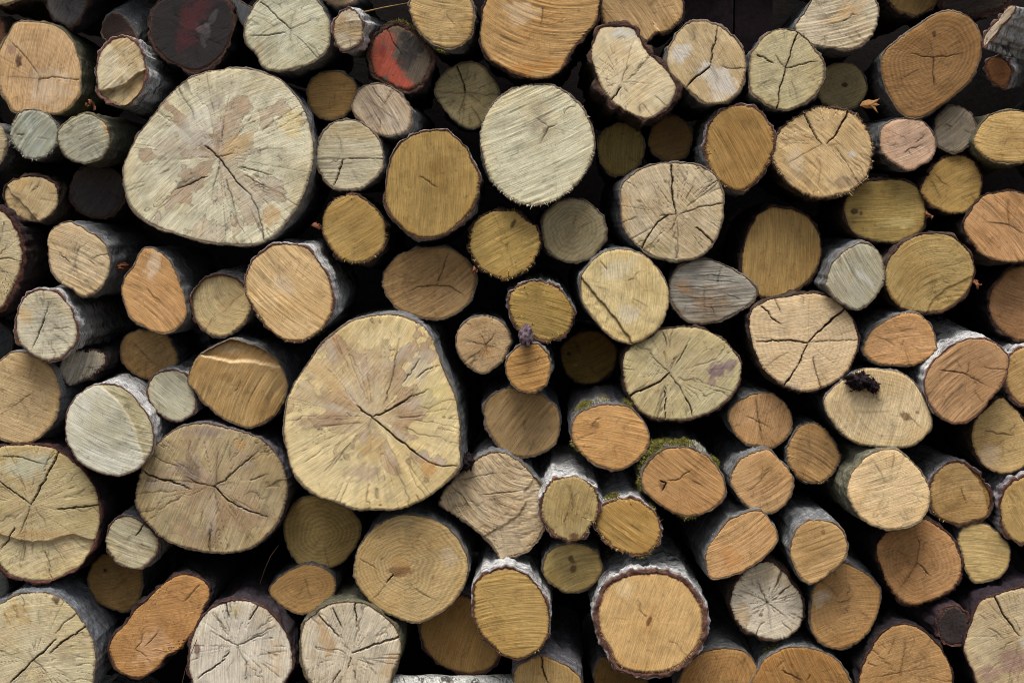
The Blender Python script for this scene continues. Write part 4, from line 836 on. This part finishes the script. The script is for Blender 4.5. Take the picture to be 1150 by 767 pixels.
# ---- lower rows
log('k1', "small pale cream log wedged left under the big olive-brown cracked log", T(3,0,[455,150,480,80,530,50,590,60,640,100,680,160,665,220,620,265,570,277,510,255,470,200]), (212,198,156), 'birch', 2, .04, saw=(-20,.7), rings=.1, rays=.3, ax=(.02,.06), cr=[(1.6,P(161,589,157,596,152,601)),(.5,P(150,600,143,605))], checks=.3)
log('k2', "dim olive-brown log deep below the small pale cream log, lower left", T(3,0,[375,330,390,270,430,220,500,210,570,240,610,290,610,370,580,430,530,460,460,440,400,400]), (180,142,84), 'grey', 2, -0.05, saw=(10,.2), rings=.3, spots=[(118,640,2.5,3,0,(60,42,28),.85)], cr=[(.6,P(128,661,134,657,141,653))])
log('k3', "long bean-shaped bright orange log slanting at the lower left", T(3,0,[470,620,490,560,540,510,580,450,640,400,700,340,760,305,820,300,880,330,905,380,880,440,850,520,800,590,770,620,720,650,690,690,640,730,590,745,530,730,490,690]), (212,156,92), 'dark', 2.5, .05, saw=(8,.3), rings=.4, rays=.2, pith=(153,729), checks=.4, edge=.5, cr=[(.9,P(152,729,158,720,161,711)),(.9,P(163,724,171,717,178,709)),(.8,P(152,730,162,735,168,743)),(.9,P(207,675,214,668,223,657)),(.6,P(188,666,200,672))], spots=[(170,728,26,16,30,(216,172,132),.45)])
log('k4', "large cream log with a long diagonal crack and a bluish side, bottom left corner", P(-30,700,-14,685,2,676,18,668,39,665,60,668,78,679,91,695,102,713,107,734,106,755,97,776,52,792,0,790,-20,760), (208,192,146), 'grey', 4, 0.1, saw=(12,.3), rings=.15, rays=.4, heart=.3, pith=(38,741), checks=1, edge=.45, tint=(.85,.88,.95), cr=[(1.6,P(12,766,25,753,38,741)),(1.6,P(38,741,50,731,63,717)),(1.5,P(56,733,76,716,96,704)),(1.0,P(62,711,74,698,86,688)),(.8,P(38,741,47,748,52,757)),(.7,P(38,741,32,727)),(.7,P(44,700,44,685)),(.6,P(60,748,80,760))], spots=[(18,690,16,14,0,(186,150,86),.5),(64,672,4,6,0,(60,40,40),.8)])
log('k5', "whitish log with a starburst of cracks inside a dark bark ring, bottom left", P(212.6,734,216.5,713,229.6,689.6,248,678,266,674,287,677.5,297,683,314,700,324,718,328,736.6,326,755,310,775,270,785,225,780,213,755), (224,210,184), 'dark', 3.2, .07, saw=(85,.2), rings=.1, rays=.35, pith=(266,725), checks=1, edge=.6, tint=(1.5,1.45,1.6), cr=[(1.0,P(266,725,252,717,237,709)),(1.0,P(266,725,285,717,300,710)),(1.5,P(252,739,240,750,222,762)),(1.2,P(257,732,250,738)),(1.3,P(254,677,255,685,257,694)),(1.3,P(280,696,286,687,291,679)),(1.1,P(277,742,277,755,275,766)),(.8,P(266,725,272,738,278,745)),(.7,P(266,727,268,742)),(.7,P(289,737,305,733,322,731)),(.8,P(283,716,296,709,310,703))], spots=[(266,684,7,7,0,(196,172,118),.6),(310,735,8,22,0,(212,178,130),.4),(221,729,4,8,0,(104,60,52),.75)])
log('k6', "small ringed olive log in the shade beneath the biggest central log", T(3,1,[148,120,155,60,190,0,250,-35,330,-40,400,-10,470,60,480,120,450,190,400,245,340,275,280,280,220,260,175,210]), (198,168,104), 'olive', 2, -0.03, saw=(20,.15), rings=.8, rays=.1, pith=(362,601), checks=.1, cr=[(.7,P(364,615,367,627,369,636)),(.5,P(360,602,352,615))])
log('k7', "small lens-shaped orange-brown log below the ringed olive one", T(3,1,[85,365,130,310,200,265,270,255,340,285,370,330,360,390,310,440,240,472,180,460,120,420]), (204,158,96), 'grey', 2, 0.0, saw=(20,.15), rings=.5, rays=.1, checks=.1, pith=(344,656), cr=[(.8,P(343,650,346,661,349,672)),(.5,P(340,660,334,670))])
log('k8', "large cream-yellow log with growth rings and a half-moon hole at its heart", T(3,1,[450,270,470,190,520,120,600,60,680,40,760,55,840,90,900,150,935,220,945,280,920,360,870,430,800,480,720,508,640,490,560,450,490,380,455,320]), (218,186,128), 'grey', 2.5, .08, saw=(20,.1), rings=.75, rays=.15, pith=(449,637), checks=.2, edge=.3, ax=(.02,.05),
    cr=[(1.3,P(442,645,438,650,435,655)),(.8,P(403,628,415,634,425,640)),(.7,P(432,658,425,668,420,672)),(.8,P(465,660,475,668,488,674)),(.7,P(430,627,428,630)),(.6,P(462,655,461,661))], spots=[(449,642,13,8,-5,(128,90,54),.85),(448,632,11,5,0,(206,160,100),.6),(505,625,11,9,0,(216,208,196),.22)])
log('k9', "whitish log with thick black cracks and an olive side, bottom edge left of centre", T(3,1,[220,580,240,510,290,460,360,425,430,415,500,425,570,470,620,520,650,580,650,640,620,720,590,790,500,830,360,830,270,770,230,680]), (224,206,172), 'olive', 4, 0.09, saw=(75,.3), rings=.2, rays=.3, pith=(394,737), checks=.9, edge=.6,
    cr=[(1.6,P(396,733,412,727,430,721,448,716)),(1.2,P(394,738,392,745,391,751)),(1.5,P(358,691,367,701,382,716)),(1.3,P(374,683,380,697,383,706)),(1.7,P(404,668,399,680,400,704)),(1.2,P(382,753,376,763,372,770)),(1.0,P(398,753,400,764)),(.8,P(405,685,406,672)),(.7,P(407,738,418,752,423,757)),(.7,P(386,724,392,730))], spots=[(366,717,7,22,25,(196,156,104),.6),(440,745,9,18,-20,(198,160,112),.5),(389,738,3,3,0,(170,156,140),.6)])
log('k10', "dim brown-ochre log tucked behind the ringed cream-yellow log's lower right", T(3,1,[735,520,780,440,850,400,920,390,990,430,1040,520,1070,630,1050,690,990,720,920,722,840,700,780,650,745,590]), (192,148,84), 'birch', 3, -0.03, saw=(70,.25), rings=.15, checks=.15, rag=.3, ax=(.05,.1), tint=(.8,.82,.9))
log('k11', "yellow-ochre birch log with a thick white bark collar, lower middle", P(533,695,533,661,538,650.5,554,641,575,639,594,648,607,663.5,616,684,617,705,612,721,599,734,583.5,740,565,736.6,554,726,541,713), (204,166,96), 'birch', 2.6, 0.12, saw=(6,.9), rings=.05, rays=.05, checks=.1, edge=.8, rag=.5, fuzz=.5, ax=(.04,.08), arc=-.1)
log('k12', "large smooth tan birch log with a ragged thick reddish bark ring, lower middle", T(3,2,[430,480,445,400,490,340,560,305,650,295,740,305,810,350,860,420,878,490,870,570,830,640,760,700,680,720,600,720,520,690,480,620,440,550]), (216,176,116), 'birch', 6.5, 0.13, saw=(70,.25), rings=.15, rays=.3, pith=(728,697), checks=.2, edge=.7, rag=.5, fuzz=.9, ax=(.0,.10), rough_bark=.0035, spots=[(729,697,2.2,5,-25,(112,72,38),.9),(700,662,14,10,-40,(216,196,156),.4)])
log('k13', "tan log with one curved vertical crack at the bottom edge, below the yellow-ochre birch", P(576,760,583,747,599,739,607,736.5,625,742,643,752,654,767,649,783,612,791,581,783), (208,170,108), 'grey', 3, .05, saw=(80,.3), rings=.15, rays=.1, ax=(.03,.16), tint=(1.05,1,1.1), cr=[(1.7,P(607,737,610,750,615,768))])
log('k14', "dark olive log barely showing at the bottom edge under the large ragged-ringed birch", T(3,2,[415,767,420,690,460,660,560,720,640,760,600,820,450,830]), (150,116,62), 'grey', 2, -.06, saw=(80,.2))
log('k15', "tan-orange log with a pointed lower left corner and wide grey bark shoulder, lower right", P(793.5,637,793.5,619,802.6,603.5,818,585,836.5,576,852,573.5,863,582,873.5,601,868,616.6,855,629.6,843,637,828.7,645,802.6,650.5,796,646), (206,160,106), 'grey', 2.5, 0.1, saw=(30,.7), rings=.1, rays=.1, ax=(-.12,.08), rag=.3, checks=.3, spots=[(820,625,10,14,30,(190,130,72),.5)])
log('k16', "tan log with rounded square face and dark pin knot near its top, lower right", T(3,3,[145,180,170,110,220,70,290,65,350,90,385,140,390,200,370,250,320,290,270,330,220,338,180,300,150,240]), (208,168,112), 'grey', 2.5, 0.11, saw=(20,.8), rings=.05, rays=.05, ax=(-.12,.12), checks=.2, spots=[(924,597,3,4,0,(130,90,58),.8)])
log('k17', "whitest log of the lower right, with a fine starburst of radial cracks", P(821,684,821,669,828.7,650.5,844,637,860,631,873.5,636,889,653,899.6,669,902,687,897,705,881,717,863,718,847,713,831,702.6), (228,210,178), 'brown', 3, .06, saw=(20,.1), rings=.15, rays=.5, pith=(862,676), checks=1.4, edge=.6, rag=.7, cr=[(1.1,P(862,676,855,664,850,651)),(.9,P(862,676,875,686,883,694)),(1.2,P(874,667,882,661,890,656)),(1.0,P(888,688,895,692,900,695)),(.9,P(862,676,845,668,832,664)),(.7,P(862,676,864,690,866,710)),(.7,P(862,676,848,688,838,696)),(.7,P(862,676,872,662,878,650)),(.6,P(862,676,880,676,895,674))], spots=[(834,690,8,14,0,(212,176,126),.5)])
log('k18', "orange log with a pale patch at its left, right of the whitest log", T(3,3,[230,450,245,360,300,300,370,250,440,275,500,320,530,370,520,470,470,560,400,610,330,620,270,590,235,530]), (208,160,100), 'grey', 2.5, .05, saw=(12,.35), rings=.4, rays=.2, pith=(952,675), rag=.5, checks=.4, cr=[(.8,P(952,675,944,676,938,675)),(.7,P(952,676,957,668)),(.6,P(920,652,932,660,940,668)),(.6,P(968,688,976,694))], spots=[(920,672,12,9,20,(216,196,170),.5)])
log('k19', "orange-brown log at the bottom edge with diagonal saw lines, below the whitest log", T(3,3,[0,720,40,660,110,620,190,610,280,630,350,670,395,740,400,830,200,880,0,830,-20,770]), (204,150,84), 'grey', 2.5, .06, saw=(-60,.7), rings=.15, rays=.1, ax=(-.06,.12), cr=[(1.0,P(878,752,889,758,900,764)),(1.0,P(908,763,910,757)),(.7,P(880,742,872,750))], checks=.4)
log('k20', "smooth orange log with faint rings at the bottom edge, right of the ragged-ringed birch", T(3,2,[780,740,830,670,890,630,980,615,1060,630,1105,680,1115,740,1100,830,900,860,780,820]), (208,156,92), 'grey', 2.5, .06, saw=(70,.2), rings=.6, rays=.2, ax=(.0,.14), tint=(.75,.75,.75))
log('k21', "orange-tan log with a radial check star and dark mossy left side, bottom right", T(3,3,[445,740,480,640,540,550,610,515,690,525,770,590,820,660,840,730,830,820,700,880,500,870,440,810]), (208,160,102), 'dark', 2.2, .06, saw=(20,.12), rings=.4, rays=.35, pith=(1011,755), checks=.6, ax=(-.12,.03), cr=[(.8,P(1011,755,1016,735,1017,718)),(.7,P(1011,755,995,758,985,760)),(.8,P(975,745,985,748)),(.6,P(1011,755,1030,752,1050,748)),(.6,P(998,735,1006,715))], spots=[(1011,755,4,4,0,(150,104,64),.7)])
log('k22', "orange-brown ringed log with bent radial check, just below the large pale cream log", T(3,3,[515,190,560,120,640,80,720,60,790,100,840,140,870,200,885,270,860,340,800,390,740,415,660,428,600,390,560,330,540,280]), (206,156,102), 'dark', 2.5, .05, saw=(20,.12), rings=.55, rays=.3, pith=(1029,632), rag=.6, checks=.4, tint=(1.2,1,.9), cr=[(.9,P(1029,632,1032,615,1030,600)),(1.1,P(1029,632,1037,638,1045,647)),(.8,P(1029,632,1023,645,1012,660)),(.7,P(1018,624,1007,618))])
log('k23', "small olive-tan log with fine level saw lines, right of the ringed orange-brown log", T(3,3,[865,150,890,90,950,75,1010,95,1060,140,1090,190,1085,260,1050,310,1000,330,940,335,900,290,885,220]), (204,174,114), 'grey', 1.5, .03, saw=(-6,.5), rings=.05, rays=.05, checks=.1)
log('k24', "large pale log with a purple stain and a long curving crack, bottom right corner", T(3,3,[895,600,920,510,960,420,1020,390,1090,365,1200,355,1260,450,1270,700,1200,830,1000,830,930,720,905,660]), (214,190,144), 'dark', 2.6, .07, saw=(20,.2), rings=.15, rays=.35, heart=.2, pith=(1146,717), checks=.7, edge=.4, ax=(-.08,.10), tint=(1.15,1,1.2), cr=[(1.8,P(1112,661,1120,675,1127,690,1144,714)),(.8,P(1110,706,1120,711,1128,717)),(.7,P(1100,690,1108,697))], spots=[(1140,742,18,14,10,(150,112,110),.6),(1112,758,16,9,-10,(160,120,116),.5),(1150,722,6,6,0,(206,200,190),.6)])
log('k25', "little black-ended stub with peeling purple-grey bark, lower right", T(3,3,[775,510,800,460,850,435,900,470,912,540,890,590,840,605,795,575]), (64,54,54), 'dark', 3, .06, saw=(20,.3), rings=.6, rays=.4, ax=(-.32,.14), tint=(1.8,1.55,1.7), rag=.8)
log('k26', "dark bluish log end at the left edge beside the shiny white birch", P(-20,372,-8,362,6,368,13,382,10,396,-4,402,-18,392), (70,74,80), 'grey', 2, -.05, tint=(.6,.62,.66))
log('k27', "dark bluish log end at the left edge above the bottom left corner log", P(-20,655,-8,642,4,644,9,656,6,670,-8,676,-18,668), (84,90,92), 'grey', 2, -.05, tint=(.6,.65,.66))

# the stack goes on beyond the frame; unseen ring added to stop light leaks
_r = random.Random(11)
_ring = [(x, -88, 62) for x in range(-160, 1320, 124)] + [(x, 866, 61) for x in range(-150, 1320, 122)] + \
        [(-112, y, 56) for y in range(30, 780, 113)] + [(1250, y, 60) for y in range(30, 790, 120)]
for i, (x, y, rr) in enumerate(_ring):
    col = _r.choice((CREAM, TAN, ORA, YEL, PINK))
    log('z%d' % i, "log of the same stack lying wholly outside the picture", ell(x, y, rr * _r.uniform(.93, 1), rr * _r.uniform(.93, 1), _r.uniform(0, 90)), col,
        _r.choice(('grey', 'birch', 'brown')), 3, _r.uniform(0, .05), saw=(_r.uniform(-80, 80), .6), auto=4, lo=30, name='log')

# a birch lying crosswise at the bottom, between the stacked logs
log('x1', "white birch log lying crosswise along the bottom edge, only its speckled bark in view", P(406,794,400,780,402,766,410,759,416,766,418,780,414,794), (190,170,130), 'birch', 2, .03, ax=(9.5,-.25), tilt=(-2.6,0), length=.31, tint=(.92,.92,.86))

# dark boards showing between the logs at the top
for (x0, x1, y0, y1, yy, lab) in ((768, 822, -40, 70, .10, "dark stained board left of its pair, behind the cream log at the top"), (825, 868, -40, 60, .125, "narrower dark purple-brown board behind the vertically cracked yellow log")):
    a, b = at_depth(x0, y1, yy), at_depth(x1, y0, yy)
    o = box_mesh("board", (a[0], yy, a[2]), (b[0], yy + .03, b[2]), M_PLANK)
    me = o.data
    o['label'] = lab; o['category'] = "board"; o['group'] = "dark boards behind the logs"

# ------------------------------------------------------------------ things growing on or peeling off the logs
moss('j7', [(118, 150, .0, .055, 700, .010), (52, 70, .0, .045, 480, .009), (88, 118, .02, .07, 220, .004), (180, 215, .0, .03, 160, .003)], 3)
moss('j8', [(100, 168, -.004, .07, 2600, .018), (70, 110, .0, .05, 800, .012), (20, 42, 0, .04, 260, .006), (170, 200, .0, .04, 260, .006), (255, 300, 0, .02, 120, .003)], 5)
moss('j8', [(50, 92, .005, .06, 900, .008)], 15, 'lichen', M_LICHEN)
moss('j7', [(90, 125, .01, .06, 400, .004)], 16, 'lichen', M_LICHEN)
moss('j11', [(108, 135, .0, .04, 420, .010), (280, 310, .0, .02, 120, .004), (30, 50, 0, .02, 90, .003)], 7)
moss('b4', [(255, 275, .0, .03, 200, .004)], 8)
moss('b3', [(50, 120, .0, .03, 300, .005)], 9)
moss('k19', [(120, 160, .01, .05, 90, .002)], 10)
chunk('h6', 964, 428, -.075, .024, .016, .026, 5, "rotten_bark", M_CLUMP, 900)
chunk('h6', 980, 433, -.08, .011, .010, .016, 6, "rotten_bark", M_CLUMP, 400)
chunk('j4', 591, 377, -.075, .013, .020, .014, 8, "branch_stub", M_STUB, 60)
chunk('e5', 133, 300, .02, .020, .009, .05, 9, "branch_stub", M_CURL, 20)
chunk('big2', 524, 518, -.06, .014, .016, .018, 11, "rotten_bark", M_CLUMP, 120)
chunk('k12', 728, 640, -.07, .014, .009, .012, 12, "bark_flake", M_CURL, 60)
curl('f1', 356, 255, -.03, .008, .016, 250, 60)
curl('g9', 1098, 320, -.05, .0085, .010, 330, 20)
curl('g5', 1043, 243, -.01, .007, .012, 300, 70)
curl('a1', 100, 117, -.03, .010, .012, 190, 0)
curl('f3', 532, 304, -.05, .005, .016, 260, -40)

def twig(label, px, yy, r, mat, name, cat):
    p = [at_depth(x, y, yy + k) for (x, y, k) in px]
    c = np.mean(p, 0)
    o = tube(name, [tuple(q - c) for q in p], r, r * .6, mat); o.location = c
    o['label'] = label; o['category'] = cat
twig("thin yellow straw stalk slanting in front of the dark gap above the red log", [(408, 14, 0), (430, 9, .01), (462, 3, .02)], -.02, .0016, M_STRAW, "straw_stalk", "straw")
twig("thin reddish twig hanging in the dark gap left of the ringed olive log", [(292, 655, .02), (297, 640, 0), (304, 624, -.01), (313, 612, .0)], -.02, .0008, M_TWIG, "dry_twig", "twig")
twig("fine twig hanging down beside the starburst log at the bottom left", [(221, 718, 0), (214, 735, -.005), (208, 752, 0), (204, 769, .0)], -.09, .0008, M_TWIG, "dry_twig", "twig")

def chip():
    V, F = [], []
    c = at_depth(977, 118, -.05)
    pts = [(966,119),(969,114),(975,112),(981,113),(988,111),(984,116),(988,118),(983,120),(986,127),(980,122),(973,122)]
    p = np.array([at_depth(x, y, -.05) for x, y in pts]) - c
    n = len(p)
    V = np.vstack([p, p + np.array([0, .006, 0]), [[0, -.004, 0]]])
    F = [[i, (i + 1) % n, 2 * n] for i in range(n)]
    Q = [[i, i + n, (i + 1) % n + n, (i + 1) % n] for i in range(n)]
    o = mesh_np("wood_chip", V, [np.array(F), np.array(Q)], {}, M_CHIP, None, smooth=False)
    o.location = c
    o['label'] = "orange torn wood chip lying between the smooth olive log and the pinkish one"; o['category'] = "wood chip"
M_CHIP = mat_tone("torn_wood", (176, 130, 80), (136, 94, 56), 60, .85)
chip()
